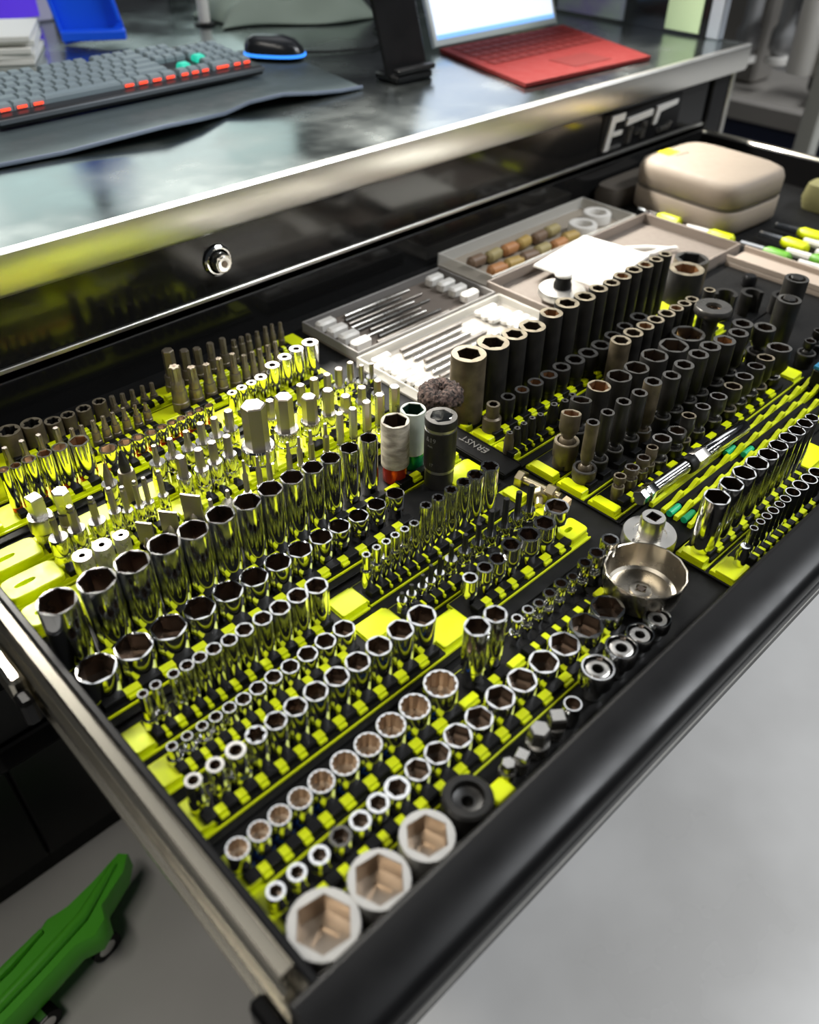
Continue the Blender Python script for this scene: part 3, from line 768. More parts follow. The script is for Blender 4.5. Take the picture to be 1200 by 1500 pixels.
for i, (x, od, z) in enumerate(L):
    h = z - Z0
    o = socket('tall_deep_socket', x, y, Z0, od, h, 'hex', 0.95, depth=0.030 if i < 6 else 0.022, prof=waist_prof(od, h, 0.010) if i > 9 else None)
    tag(o, 'tall deep chrome socket, %s from the left rail in the tallest row' % ORD[i], 'socket', 'tall deep chrome sockets')

# coloured wheel sockets, flip socket, abrasive wheel
def sleeve_socket(x, y, od, z, foot, sleeve, label, borem):
    h = z - Z0
    o = socket('wheel_socket', x, y, Z0, od, h, 'hex', 0.86, body=sleeve, rim=sleeve, bore=borem,
               prof=[(od * 0.47, h * 0.27), (od * 0.5, h * 0.28), (od * 0.5, h - 0.001)])
    g = MB().lathe([(od * 0.42, 0), (od * 0.44, 0.001), (od * 0.44, h * 0.27)], 24)
    link('coloured_foot', g.mesh('coloured_foot', foot), o)
    return tag(o, label, 'socket', 'sleeved wheel sockets')
sleeve_socket(0.4770, 0.511, 0.0295, 0.082, REDBASE, CREAM, 'cream sleeved wheel socket with a red foot', BORE)
sleeve_socket(0.5070, 0.516, 0.0270, 0.080, GREENBASE, MINT, 'pale mint sleeved wheel socket with a green foot', mat('green_black_bore', (0.02, 0.06, 0.04), 0.6, 0.4))
fod, fh = 0.0330, 0.083
flip = socket('flip_socket', 0.5060, 0.4750, Z0, fod, fh, 'hex', 0.72, depth=0.012, body=IMPACT, rim=DARKRIM, bore=CHROME, rot=0,
              prof=[(fod * 0.46, 0), (fod * 0.47, 0.020), (fod * 0.455, 0.0205), (fod * 0.455, 0.0235), (fod * 0.49, 0.024), (fod * 0.5, 0.026), (fod * 0.5, fh - 0.013), (fod * 0.46, fh - 0.0125), (fod * 0.46, fh - 0.0095), (fod * 0.5, fh - 0.009), (fod * 0.5, fh - 0.001)])
tag(flip, 'black flip socket with grey bands and a printed 19', 'socket')
for zb in (0.022, fh - 0.011):
    g = MB().lathe([(fod * 0.475, zb - 0.0017), (fod * 0.475, zb + 0.0017)], 24, cap0=False, cap1=False)
    link('grey_band', g.mesh('grey_band', SATIN), flip)
PRINT = mat('grey_print', (0.16, 0.155, 0.15), 0, 0.5)
ang = math.atan2(-0.5060, 0.4750) + 0.0
def onflip(txt, size, z, da):
    link('print', text_mesh(txt, size, 0.0001, PRINT, 'print', bend=fod * 0.5 + 0.0001), flip, (0, 0, z), (0, 0, -math.atan2(0.506, 0.475) + da))
onflip('&19', 0.0075, fh - 0.021, -0.62)
onflip('mm', 0.0040, fh - 0.0285, -0.66)
onflip('17', 0.0050, 0.032, -0.55)
# abrasive wheel on a red spindle
aw = tag(empty('abrasive_wheel', (0.5495, 0.5180, 0.0082)), 'coarse brown abrasive wheel standing on a red spindle', 'abrasive wheel')
STONE = mat('brown_abrasive_fibre', (0.010, 0.007, 0.006), 0, 0.9, col2=(0.13, 0.085, 0.07), nscale=260, bump=1.0, bscale=420)
g = MB()
NU, NV = 72, 30
rg = []
rnd = random.Random(3)
for k in range(NV):
    t = 2 * PI * k / NV
    ring = []
    for i in range(NU):
        a = 2 * PI * i / NU
        d = rnd.uniform(-0.0019, 0.0016)
        rr = 0.0130 + (0.0108 + d) * math.cos(t)
        ring.append((rr * math.cos(a), rr * math.sin(a), 0.069 + (0.0108 + d) * math.copysign(abs(math.sin(t)) ** 0.7, math.sin(t))))
    rg.append(ring)
rg.append(rg[0])
g.rings(rg)
link('fibre_disc', g.mesh('fibre_disc', STONE, angle=180), aw)
g = MB().lathe([(0.008, 0), (0.008, 0.004), (0.0035, 0.005), (0.0035, 0.058), (0.009, 0.0585), (0.009, 0.062), (0.002, 0.0625)], 20)
link('red_spindle', g.mesh('red_spindle', mat('red_plastic', (0.42, 0.006, 0.02), 0, 0.35)), aw)

# ------------------------------------------------------------------ lit bit rails
y, L = R('Pcollar')
for i, (x, od, z) in enumerate(L):
    h = z - Z0
    g = MB()
    r = od / 2
    g.lathe([(r * 0.85, 0), (r * 0.85, h * 0.55), (r, h * 0.56, f_knurl), (r, h - 0.001, f_knurl), (r * 0.92, h), (r * 0.36, h), (r * 0.34, h - 0.001)], 24, cap1=False)
    o = link('spline_socket', g.mesh('spline_socket', SATIN, angle=28), None, (x, y, Z0))
    g = MB().lathe([(r * 0.34, h - 0.001), (r * 0.34, h - 0.016)], 24, cap0=False)
    link('bore', g.mesh('bore', BORE), o)
    tag(o, 'fluted steel collar with round hole, %s from the left rail' % ORD[i], 'socket', 'fluted collars')
y, L = R('Pflat')
for i, (x, bw, z) in enumerate(L):
    o = bit_socket('flat_blade_bit', x, y, Z0, 0.0125, 0.016, bw * 1.25, z - Z0, 'flat', SATIN, BITSTEEL, knurl=False)
    tag(o, 'broad flat-blade bit, %s from the left behind the tall chrome row' % ORD[i], 'bit socket', 'broad flat-blade bits')
y, L = R('Pcone')
for i, (x, od, z) in enumerate(L):
    g = MB()
    r = od / 2
    h = z - Z0
    g.lathe([(r * 0.55, 0), (r * 0.55, h * 0.30), (r, h * 0.36), (r, h * 0.46), (r * 0.25, h * 0.80), (r * 0.2, h * 0.80)], 24)
    o = link('cone_bit', g.mesh('cone_bit', SATIN), None, (x, y, Z0))
    g = MB().lathe([(0.0022, h * 0.78), (0.0022, h + 0.002), (0.0016, h + 0.003)], 12)
    link('pin', g.mesh('pin', BITSTEEL), o)
    tag(o, 'cone-shouldered pin bit, %s of the two before the hex bits' % ['left', 'right'][i], 'bit socket', 'cone-shouldered pin bits')
y, L = R('Phex')
for i, (x, bw, z) in enumerate(L):
    o = bit_socket('slim_hex_bit', x, y, Z0, max(0.0095, bw * 1.25), 0.018, bw * 1.12, z - Z0, 'taper' if i < 7 else 'hex', CHROME, SATIN if i > 6 else BITSTEEL, knurl=False)
    tag(o, 'slim upright hex bit, %s from the left behind the tall chrome row' % ORD[i], 'bit socket', 'slim upright hex bits')
y, L = R('Qring')
_, T = R('Qtip')
for i, ((x, od, z), (tx, bw, tz)) in enumerate(zip(L, T)):
    o = bit_socket('ball_hex_bit', x, y, Z0, max(od, 0.011), z - Z0, max(bw, 0.0058), tz - Z0, 'ballhex', CHROME, BITSTEEL)
    tag(o, 'ball-ended bit in ribbed chrome holder, %s from the left rail' % ORD[i], 'bit socket', 'ball-ended bits')
y, T = R('Hextop')
HR = [(0.0160, 0.046), (0.0160, 0.045), (0.0160, 0.046), (0.0160, 0.046), (0.0360, 0.044), (0.0275, 0.044), (0.0230, 0.040), (0.0185, 0.038), (0.0180, 0.032), (0.0170, 0.032), (0.0160, 0.032)]
for i, ((x, bw, tz), (od, hz)) in enumerate(zip(T, HR)):
    yy = y - (0.004 if i == 4 else 0)
    o = bit_socket('thick_hex_bit', x, yy, Z0, od, hz - Z0, bw * 1.08, tz - Z0, 'hex', CHROME, BITSTEEL)
    tag(o, ('largest hex bit of all, on a wide chrome holder' if i == 4 else 'hex bit in chrome holder, %s from the left in the thick hex row' % ORD[i]), 'bit socket', 'thick hex bits')
# farthest of the lit rails
y, L = R('Sdull')
o = bit_socket('square_drive_bit', 0.1658, y, Z0, 0.0245, 0.034, 0.0125, 0.056, 'square', SATIN, SATIN, knurl=False, collar=True)
tag(o, 'dull steel square drive bit on a flanged holder, leftmost', 'bit socket')
o = bit_socket('dull_hex_bit', 0.1900, y, Z0, 0.0190, 0.026, 0.0165, 0.050, 'hex', TOOLGREY, SATIN, knurl=False)
tag(o, 'dull brown hex bit beside the flanged square drive', 'bit socket')
o = bit_socket('cross_head_bit', 0.2373, y, Z0, 0.0170, 0.034, 0.0085, 0.058, 'cross', CHROME, TOOLGREY)
tag(o, 'smaller cross-head bit in a ribbed chrome holder', 'bit socket')
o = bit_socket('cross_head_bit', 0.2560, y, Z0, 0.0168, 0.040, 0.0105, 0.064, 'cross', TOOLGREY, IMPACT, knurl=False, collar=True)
tag(o, 'dark cross-head bit in a stepped grey holder', 'bit socket')
y, T = R('Ctop')
for i, (x, bw, tz) in enumerate(T):
    od = 0.0172 if i < 6 else 0.0145
    kd = ['torx', 'torx', 'torx', 'hex', 'hex', 'hex'][i] if i < 6 else 'hex'
    hz = 0.042 if i < 6 else 0.032
    if i > 9:
        kd = 'round'
    o = bit_socket('chrome_holder_bit', x, y, Z0 if x < 0.556 else 0.0005, od, hz - Z0, max(bw, 0.006), tz - Z0, kd, CHROME, BITSTEEL)
    tag(o, 'bit in bright chrome holder, %s from the left in the farthest lit rail' % ORD[i], 'bit socket', 'bits in bright chrome holders')

# ------------------------------------------------------------------ rails beside the cabinet face
y, L = R('Bdeep')
for i, (x, od, z) in enumerate(L):
    o = socket('deep_red_foot_socket', x, y, Z0 + 0.006, od, z - Z0 - 0.006, 'round' if i < 1 else 'hex', 0.82, bore=RUST if i % 2 else BOREBRIGHT)
    g = MB().lathe([(od * 0.42, -0.006), (od * 0.45, -0.005), (od * 0.45, 0.0)], 24)
    link('red_foot', g.mesh('red_foot', REDBASE), o)
    tag(o, 'yellow-reflecting deep chrome socket with red foot, %s from photo left' % ORD[i], 'socket', 'deep red-footed chrome sockets')
y, L = R('Bshal')
for i, (x, od, z) in enumerate(L):
    o = socket('short_red_foot_socket', x, y, Z0 + 0.006, od, z - Z0 - 0.006, 'hex', 0.82, bore=BOREBRIGHT)
    g = MB().lathe([(od * 0.42, -0.006), (od * 0.45, -0.005), (od * 0.45, 0.0)], 24)
    link('red_foot', g.mesh('red_foot', REDBASE), o)
    tag(o, 'short chrome socket with red foot, %s from the left in its row' % ORD[i], 'socket', 'short red-footed chrome sockets')
y, L = R('H')
for i, (x, od, z) in enumerate(L):
    o = socket('tube_socket', x, y, Z0, od, z - Z0, 'round', 0.42, depth=0.012, rim=SATIN)
    tag(o, 'chrome tube socket with a small hole, %s from the left' % ORD[i], 'socket', 'chrome tube sockets with small holes')
y, L = R('A2')
for i, (x, bw, z) in enumerate(L):
    od = 0.0125 if i < 4 else 0.0105
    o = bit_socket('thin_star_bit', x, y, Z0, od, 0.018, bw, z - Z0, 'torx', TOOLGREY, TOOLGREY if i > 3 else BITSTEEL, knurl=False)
    tag(o, 'thin star bit in grey holder, %s from photo left behind the red-footed row' % ORD[i], 'bit socket', 'thin star bits')
y, L = R('G')
for i, (x, bw, z) in enumerate(L):
    od = (0.0196, 0.0176, 0.0162, 0.0147, 0.0150)[i] if i < 5 else 0.0108
    hz = (0.028, 0.022, 0.021, 0.020, 0.019)[i] if i < 5 else 0.016
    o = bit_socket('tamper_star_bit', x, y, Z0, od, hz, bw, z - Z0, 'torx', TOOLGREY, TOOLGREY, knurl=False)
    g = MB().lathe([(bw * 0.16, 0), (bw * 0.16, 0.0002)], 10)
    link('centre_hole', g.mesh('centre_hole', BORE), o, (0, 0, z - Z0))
    tag(o, 'grey star bit with centre hole, %s from the left before the tall dark bits' % ORD[i], 'bit socket', 'grey star bits with centre holes')
y, L = R('A')
for i, (x, od, z) in enumerate(L):
    h = z - Z0
    if i < 6:
        o = socket('star_impact_socket', x, y, Z0, od, h, 'torx', 0.80, body=IMPACTWORN, rim=WORNRIM, bore=IMPACT, prof=step_prof(od, h, od * 1.08, h * 0.5) if i > 3 else None)
        tag(o, 'brown-black star impact socket, %s from photo left by the cabinet face' % ORD[i], 'socket', 'star impact sockets by the cabinet face')
    else:
        o = bit_socket('small_dark_bit', x, y, Z0, od * 1.15, h * 0.45, od * 0.6, h + 0.006, 'torx', TOOLGREY, TOOLGREY, knurl=False)
        tag(o, 'small dark star bit, %s to the right of the impact sockets' % ORD[i - 6], 'bit socket', 'small dark star bits')
y, L = R('F')
for i, (x, bw, z) in enumerate(L):
    if i == len(L) - 1:
        continue
    od = bw * 1.45
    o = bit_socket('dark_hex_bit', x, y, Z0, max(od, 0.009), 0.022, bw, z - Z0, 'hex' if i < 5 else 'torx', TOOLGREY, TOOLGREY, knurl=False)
    tag(o, 'shaded grey bit, %s from the left in the row against the cabinet face' % ORD[i], 'bit socket', 'shaded grey bits against the cabinet face')

# ------------------------------------------------------------------ right half: impact sockets
y, L = R('I1')
for i, (x, od, z) in enumerate(L):
    o = socket('tall_impact_socket', x, y, Z0, od, z - Z0, 'hex', 0.68, depth=0.025, body=IMPACTWORN if i == 0 else IMPACT, rim=WORNRIM, bore=RUST if i in (4, 9, 11) else BORE)
    tag(o, 'tall impact socket with worn tan rim, %s from the left in its row' % ORD[i], 'socket', 'tall impact sockets')
o = socket('huge_impact_socket', 1.062, 0.535, 0.0040, 0.050, 0.056, 'hex', 0.72, body=IMPACT, rim=WORNRIM, bore=RUST)
tag(o, 'huge impact socket with tan rim at the end of the tall row', 'socket')
o = socket('huge_impact_socket', 1.112, 0.556, 0.0040, 0.050, 0.050, 'hex', 0.80, body=IMPACTWORN, rim=DARKRIM, bore=IMPACT)
tag(o, 'huge black thin-walled impact socket farthest along the tall row', 'socket')
y, L = R('I2')
y = 0.500
for i, (x, od, z) in enumerate(L):
    h = z - Z0
    o = socket('short_impact_socket', x, y, Z0, od, h, 'hex', 0.70, body=IMPACTWORN if i == 0 else IMPACT, rim=WORNRIM if i == 0 else DARKRIM, bore=RUST if i in (2, 3, 4) else BORE,
               prof=step_prof(od * 0.95, h, 0.0215, h * 0.55) if i == 0 else waist_prof(od, h, h * 0.4))
    tag(o, 'short %simpact socket, %s from the left in its row' % ('stepped brown ' if i == 0 else 'black ', ORD[i]), 'socket', 'short impact sockets')
y, L = R('I3')
for i, (x, od, z) in enumerate(L):
    h = z - Z0
    o = socket('tiny_impact_socket', x, y, Z0, od, h, 'hex', 0.5, body=IMPACTWORN if i == 0 else IMPACT, rim=DARKRIM,
               prof=[(od * 0.48, 0), (od * 0.5, 0.001), (od * 0.5, h * 0.62), (od * 0.33, h - 0.001)])
    tag(o, 'tiny tapered impact socket, %s from the left between yellow studs' % ORD[i], 'socket', 'tiny impact sockets')
y, L = R('I3t')
for i, (x, od, z) in enumerate(L):
    o = socket('tan_rim_socket', x, y, Z0, od, z - Z0, 'hex', 0.74, body=IMPACTWORN if i == 0 else IMPACT, rim=WORNRIM, bore=RUST if i in (2, 5) else BORE)
    tag(o, 'medium impact socket with golden worn rim, %s from the left' % ORD[i], 'socket', 'golden-rimmed impact sockets')
o = universal('swivel_impact_socket', 0.6260, 0.4040, Z0, 0.0270, 0.033, 0.0215, 0.064, body=IMPACTWORN, rim=WORNRIM, bore=RUST, lean=(-0.10, 0.16))
tag(o, 'thick brown swivel impact socket leaning right on the yellow rail', 'socket', 'thick swivel impact sockets')
o = universal('swivel_impact_socket', 0.6570, 0.4140, Z0, 0.0260, 0.030, 0.0235, 0.062, body=IMPACT, rim=DARKRIM, lean=(-0.12, 0.16))
tag(o, 'thick black swivel impact socket behind the leaning brown one', 'socket', 'thick swivel impact sockets')
I4 = [(0.705, 0.425, 0.0265, 0.066), (0.744, 0.425, 0.0290, 0.063), (0.779, 0.425, 0.0295, 0.060), (0.815, 0.425, 0.0325, 0.062), (0.853, 0.423, 0.0360, 0.062), (0.905, 0.4335, 0.0420, 0.055)]
for i, (x, yy, od, z) in enumerate(I4):
    o = socket('broad_impact_socket', x, yy, Z0, od, z - Z0, 'hex', 0.86, depth=0.022, body=IMPACT, rim=WORNRIM if i == 0 else DARKRIM, bore=RUST if i == 0 else BORE)
    tag(o, 'broad black impact socket, %s from the left after the thick swivels' % ORD[i], 'socket', 'broad black impact sockets')
g = MB().lathe([(0.006, 0.0), (0.009, 0.001), (0.009, 0.010), (0.0055, 0.012), (0.0055, 0.020), (0.004, 0.021)], 6)
tag(link('brass_fitting', g.mesh('brass_fitting', mat('brass', (0.62, 0.50, 0.25), 1, 0.25)), None, (0.898, 0.4360, Z0 + 0.0185)), 'small brass fitting lying inside a broad black socket', 'fitting')
# flat hub tool
g = MB().lathe([(0.010, 0), (0.010, 0.050), (0.021, 0.054), (0.0235, 0.058), (0.0235, 0.064), (0.022, 0.066), (0.010, 0.066), (0.0095, 0.062)], 32, cap1=False)
o = link('flange_tool', g.mesh('flange_tool', DARKRIM), None, (0.956, 0.4335, Z0))
g = MB().lathe([(0.0095, 0.062), (0.0095, 0.060), (0.006, 0.060, f_square), (0.006, 0.052, f_square)], 24, cap0=False)
link('bore', g.mesh('bore', BORE), o)
tag(o, 'flat grey disc tool with hub behind the broad black sockets', 'socket')
y, L = R('I5')
for i, (x, od, z) in enumerate(L):
    yy = y
    if i == 11:
        x, yy, z = 0.958, 0.392, 0.066
        od = 0.026
    if i == 10:
        od, x = 0.024, 0.905
    o = universal('swivel_deep_socket', x, yy, Z0, max(0.0205, od * 1.02) if i else 0.0255, 0.019, od, z - Z0, body=IMPACTWORN if i in (0, 4) else IMPACT, rim=DARKRIM, bore=RUST if i in (9,) else BORE, wall=0.72)
    tag(o, 'long thin black swivel socket, %s from the left in its row' % ORD[i], 'socket', 'long thin swivel sockets')
y, L = R('I6')
for i, (x, od, z) in enumerate(L):
    if i == 2:
        od = 0.0145
    if i == 3:
        x, od = 0.6755, 0.0125
    o = universal('short_swivel_socket', x, y, Z0, min(od, 0.021), 0.017, od, z - Z0, body=IMPACT if i > 3 else IMPACTWORN, rim=SATIN if i % 3 else WORNRIM, wall=0.82, lean=(-0.06, 0.05))
    tag(o, 'short swivel socket with bright rim, %s from the left in its row' % ORD[i], 'socket', 'short swivel sockets')
for i, (x, z) in enumerate(((1.030, 0.082), (1.066, 0.095))):
    o = socket('hex_pin_socket', x, 0.372 + 0.012 * i, 0.0040, 0.0305, z - 0.004, 'round', 0.7, depth=0.006, body=IMPACT, rim=DARKRIM,
               prof=[(0.011, 0), (0.0115, 0.014), (0.0150, 0.018), (0.0152, z - 0.005)])
    g = MB().lathe([(0.0085, z - 0.022), (0.0085, z - 0.003), (0.007, z - 0.0015)], 24, shape=f_hex)
    link('hex_pin', g.mesh('hex_pin', IMPACT), o)
    tag(o, ['nearer', 'farther'][i] + ' tall black socket with hex pin at the right end', 'socket', 'tall black hex-pin sockets')
# crowfoot sockets lying at the back of the impact area
for i, (x, yy, z) in enumerate(((1.075, 0.475, 0.040), (1.115, 0.455, 0.035), (1.150, 0.425, 0.030))):
    g = MB()
    n = 20
    arc = [(-0.7 * PI + 1.4 * PI * k / n) for k in range(n + 1)]
    out = [(0.016 * math.cos(a), 0.016 * math.sin(a)) for a in arc] + [(0.0105 * math.cos(a), 0.0105 * math.sin(a)) for a in reversed(arc)]
    g.prism(out, 0, z - 0.004)
    o = link('crowfoot_socket', g.mesh('crowfoot_socket', IMPACT), None, (x, yy, 0.004), (0, 0, 0.4 + i))
    tag(o, 'open-jawed black crowfoot socket, %s from the left by the liner' % ORD[i], 'socket', 'open-jawed crowfoot sockets')
for i, (x, yy, r) in enumerate(((1.005, 0.410, 0.011), (1.030, 0.330, 0.012), (1.065, 0.335, 0.012))):
    o = universal('short_ball_joint', x, yy, 0.0040, r * 2, 0.020, r * 1.2, 0.036, body=IMPACT, rim=DARKRIM)
    tag(o, 'black impact ball joint without a long head, %s from the left' % ORD[i], 'socket', 'short black ball joints')

# right front chrome rows
y, L = R('J1')
for i, (x, od, z) in enumerate(L):
    o = socket('right_deep_socket', x, y, Z0, od, z - Z0, 'hex', 0.95, depth=0.03)
    tag(o, 'deep chrome socket, %s from the left in the right-hand deep row' % ORD[i], 'socket', 'right-hand deep chrome sockets')
y, L = R('J2')
for i, (x, od, z) in enumerate(L):
    o = socket('thin_tube_socket', x, y, Z0, od, z - Z0, 'round', 0.84, prof=step_prof(od, z - Z0, 0.0112, 0.016) if od < 0.011 else None)
    tag(o, 'slim chrome tube, %s from the left along the right drawer front' % ORD[i], 'socket', 'slim chrome tubes')
g = MB().lathe([(0.0058, 0), (0.006, 0.018), (0.0045, 0.021), (0.0045, 0.026)], 20)
o = link('short_chrome_stub', g.mesh('short_chrome_stub', CHROME), None, (0.621, 0.192, Z0))
tag(o, 'short chrome stub left of the slim chrome tubes', 'socket')

# ================================================================== loose tools along the drawer front
def cap_socket(x, y, od, z, label, f=0.80):
    h = z - 0.0040
    r = od / 2
    o = socket('aluminium_cap_socket', x, y, 0.0040, od, h, 'hex', f, depth=h - 0.010, body=ALU, rim=ALU, bore=BOREBRIGHT, rot=0.35,
               prof=[(r * 0.9, 0), (r * 0.97, 0.001), (r, 0.006), (r, h - 0.001)])
    return tag(o, label, 'socket', 'big aluminium cap sockets')
cap_socket(0.1225, 0.1945, 0.0460, 0.036, 'largest cast aluminium cap socket in the front left corner')
cap_socket(0.1660, 0.1925, 0.0415, 0.034, 'middle cast aluminium cap socket along the drawer front', 0.82)
cap_socket(0.2090, 0.1930, 0.0385, 0.033, 'smallest cast aluminium cap socket beside the black dish', 0.78)
# black dish
g = MB().lathe([(0.015, 0), (0.0185, 0.002), (0.0185, 0.022), (0.0165, 0.024), (0.0120, 0.024), (0.0105, 0.019), (0.006, 0.017), (0.0045, 0.017), (0.0045, 0.008)], 32)
tag(link('black_dish_socket', g.mesh('black_dish_socket', IMPACT), None, (0.2520, 0.1960, 0.004)), 'matte black dished socket beside the aluminium caps', 'socket')
# locknut sockets with inner ring
for i, (x, y, od, z) in enumerate(((0.4030, 0.1985, 0.0275, 0.042), (0.4360, 0.1990, 0.0275, 0.040), (0.4660, 0.2000, 0.0245, 0.032), (0.4920, 0.2000, 0.0240, 0.032))):
    h = z - Z0
    r = od / 2
    g = MB().lathe([(r * 0.62, 0), (r * 0.66, h * 0.35), (r, h * 0.5), (r, h - 0.001), (r * 0.95, h), (r * 0.86, h), (r * 0.84, h - 0.001), (r * 0.84, h - 0.004)], 28, cap1=False)
    o = link('ring_socket', g.mesh('ring_socket', CHROME), None, (x, y, Z0 - 0.004), (0, 0, 0.5))
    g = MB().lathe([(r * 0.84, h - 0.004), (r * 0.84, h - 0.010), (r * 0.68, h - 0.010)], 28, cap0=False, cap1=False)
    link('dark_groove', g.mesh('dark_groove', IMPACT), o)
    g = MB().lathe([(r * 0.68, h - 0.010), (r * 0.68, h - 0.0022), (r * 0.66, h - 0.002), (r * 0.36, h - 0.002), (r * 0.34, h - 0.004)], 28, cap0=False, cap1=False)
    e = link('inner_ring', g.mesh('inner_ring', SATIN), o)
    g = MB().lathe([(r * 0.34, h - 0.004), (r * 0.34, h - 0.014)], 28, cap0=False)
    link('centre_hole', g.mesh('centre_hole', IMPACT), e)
    for s in (-1, 1):
        g = MB().box(-r * 0.10, r * 0.10, -r * 0.16, r * 0.16, 0, 0.0022)
        link('notch_key', g.mesh('notch_key', BORE), o, (s * r * 0.72, 0, h - 0.0036))
    tag(o, 'ring-faced chrome socket, %s from the left by the drawer front' % ORD[i], 'socket', 'ring-faced chrome sockets')
# adapters and plugs
for i, (x, y, r, z, kind) in enumerate(((0.2940, 0.1950, 0.0060, 0.030, 'hex'), (0.3080, 0.1935, 0.0056, 0.028, 'sq'), (0.3290, 0.1955, 0.0085, 0.037, 'hex'), (0.3500, 0.1950, 0.0065, 0.034, 'sq'))):
    g = MB()
    fn = f_hex if kind == 'hex' else f_square
    k = 1.0 if kind == 'hex' else 1.3
    g.lathe([(r * 1.05, 0), (r * 1.1, 0.006), (r * 1.1, 0.012), (r * 0.8, 0.014)], 24)
    g.lathe([(r * k * 0.95, 0.0138, fn), (r * k, 0.0148, fn), (r * k, z - Z0 - 0.002, fn), (r * k * 0.82, z - Z0, fn)], 24)
    o = link('plug_adapter', g.mesh('plug_adapter', SATIN, angle=28), None, (x, y, 0.0045), (0, 0, 0.3 * i))
    tag(o, 'stubby chrome adapter plug, %s from the left by the drawer front' % ORD[i], 'adapter', 'stubby chrome adapter plugs')
o = socket('thin_wall_socket', 0.3690, 0.1950, 0.004, 0.0145, 0.022, 'round', 0.84)
tag(o, 'small thin-walled chrome socket right of the adapter plugs', 'socket')
g = MB().box(-0.010, 0.010, -0.008, 0.008, 0, 0.012, 0.002)
tag(link('yellow_end_block', g.mesh('yellow_end_block', YELLOW), None, (0.2780, 0.1880, 0.004)), 'square yellow plastic block beside the black dish', 'block')

# ================================================================== filter wrenches, bolts, wedge
r = 0.0365
g = MB()
def f_flute(t):
    return 1.0 if (round(t / (2 * PI) * 60) % 4) in (0, 1) else 0.985
g.lathe([(r * 0.80, 0.002), (r * 0.90, 0.004), (r * 0.97, 0.014), (r, 0.030, f_flute), (r, 0.0315, f_flute), (r * 0.985, 0.0320, f_flute), (r * 0.955, 0.0315, f_flute), (r * 0.92, 0.016), (r * 0.84, 0.008), (r * 0.76, 0.0060), (r * 0.28, 0.0060), (r * 0.27, 0.0078), (r * 0.21, 0.0082), (r * 0.17, 0.0082, f_square), (r * 0.17, 0.003, f_square)], 60, cap0=True, cap1=True)
WARMSTEEL = mat('warm_plated_steel', (0.46, 0.42, 0.35), 1, 0.26, 0.05, 40)
o = link('filter_cup_wrench', g.mesh('filter_cup_wrench', WARMSTEEL, angle=28), None, (0.5195, 0.2335, 0.0105), (0.0, 0.0, 0.4))
tag(o, 'wide fluted steel oil filter cup wrench with square hole', 'filter wrench')
g = MB().lathe([(r * 0.12, 0), (r * 0.12, 0.0002)], 4)
link('drive_hole', g.mesh('drive_hole', BORE), o, (0, 0, 0.0084), (0, 0, 0.3))
r = 0.0260
g = MB().lathe([(r * 0.9, 0), (r, 0.003), (r, 0.014), (r * 0.97, 0.016), (r * 0.62, 0.016), (r * 0.60, 0.0145), (r * 0.50, 0.0145)], 36)
o = link('disc_wrench', g.mesh('disc_wrench', SATIN), None, (0.5890, 0.2710, 0.0042))
g = MB().lathe([(0.0118, 0.014), (0.0118, 0.034), (0.0110, 0.0355), (0.0078, 0.0355, f_square), (0.0078, 0.034, f_square)], 24, cap1=False)
bb = link('drive_boss', g.mesh('drive_boss', SATIN), o)
g = MB().lathe([(0.0078, 0.034, f_square), (0.0078, 0.020, f_square)], 24, cap0=False)
link('drive_hole', g.mesh('drive_hole', BORE), bb)
link('lettering', text_mesh('3/8', 0.006, 0.0003, DARKRIM), o, (-0.0205, 0.002, 0.0161), (0, 0, 1.9))
tag(o, 'grey disc wrench with square socket boss behind the filter cup', 'filter wrench')

def bolt(x, y, z, ang, hl, label, nut=True):
    t = tag(empty('hex_bolt', (x, y, z), (0, 0, ang)), label, 'bolt', 'loose brass-toned bolts')
    def along(prof, shape=None):
        g = MB().lathe(prof, 24, shape=shape)
        g.v = [(vz, vx, vy) for vx, vy, vz in g.v]
        return g
    BZ_ = mat('zinc_brass_steel', (0.52, 0.45, 0.30), 1, 0.3)
    link('bolt_head', along([(0.0085, 0), (0.0095, 0.001), (0.0095, 0.008), (0.0085, 0.009)], f_hex).mesh('bolt_head', BZ_, angle=28), t)
    link('shank', along([(0.0045, 0.009), (0.0045, hl)]).mesh('shank', BZ_), t)
    if nut:
        link('nut', along([(0.0085, hl - 0.016), (0.0095, hl - 0.015), (0.0095, hl - 0.006), (0.0085, hl - 0.005)], f_hex).mesh('nut', BZ_, angle=28), t)
    return t
bolt(0.5660, 0.4180, 0.0160, -1.45, 0.052, 'brass-toned hex bolt with nut lying over the tray gap')
bolt(0.5650, 0.3870, 0.0130, -2.5, 0.022, 'short brass-toned bolt head beside the longer bolt', False)
g = MB().prism([(-0.010, -0.004), (0.010, -0.005), (0.012, 0.002), (-0.008, 0.004)], 0, 0.008)
tag(link('wooden_wedge', g.mesh('wooden_wedge', mat('pale_wood', (0.52, 0.38, 0.22), 0, 0.6)), None, (0.5655, 0.3580, 0.010), (0, 0, 0.2)), 'small pale wooden wedge near the necked chrome socket', 'wedge')

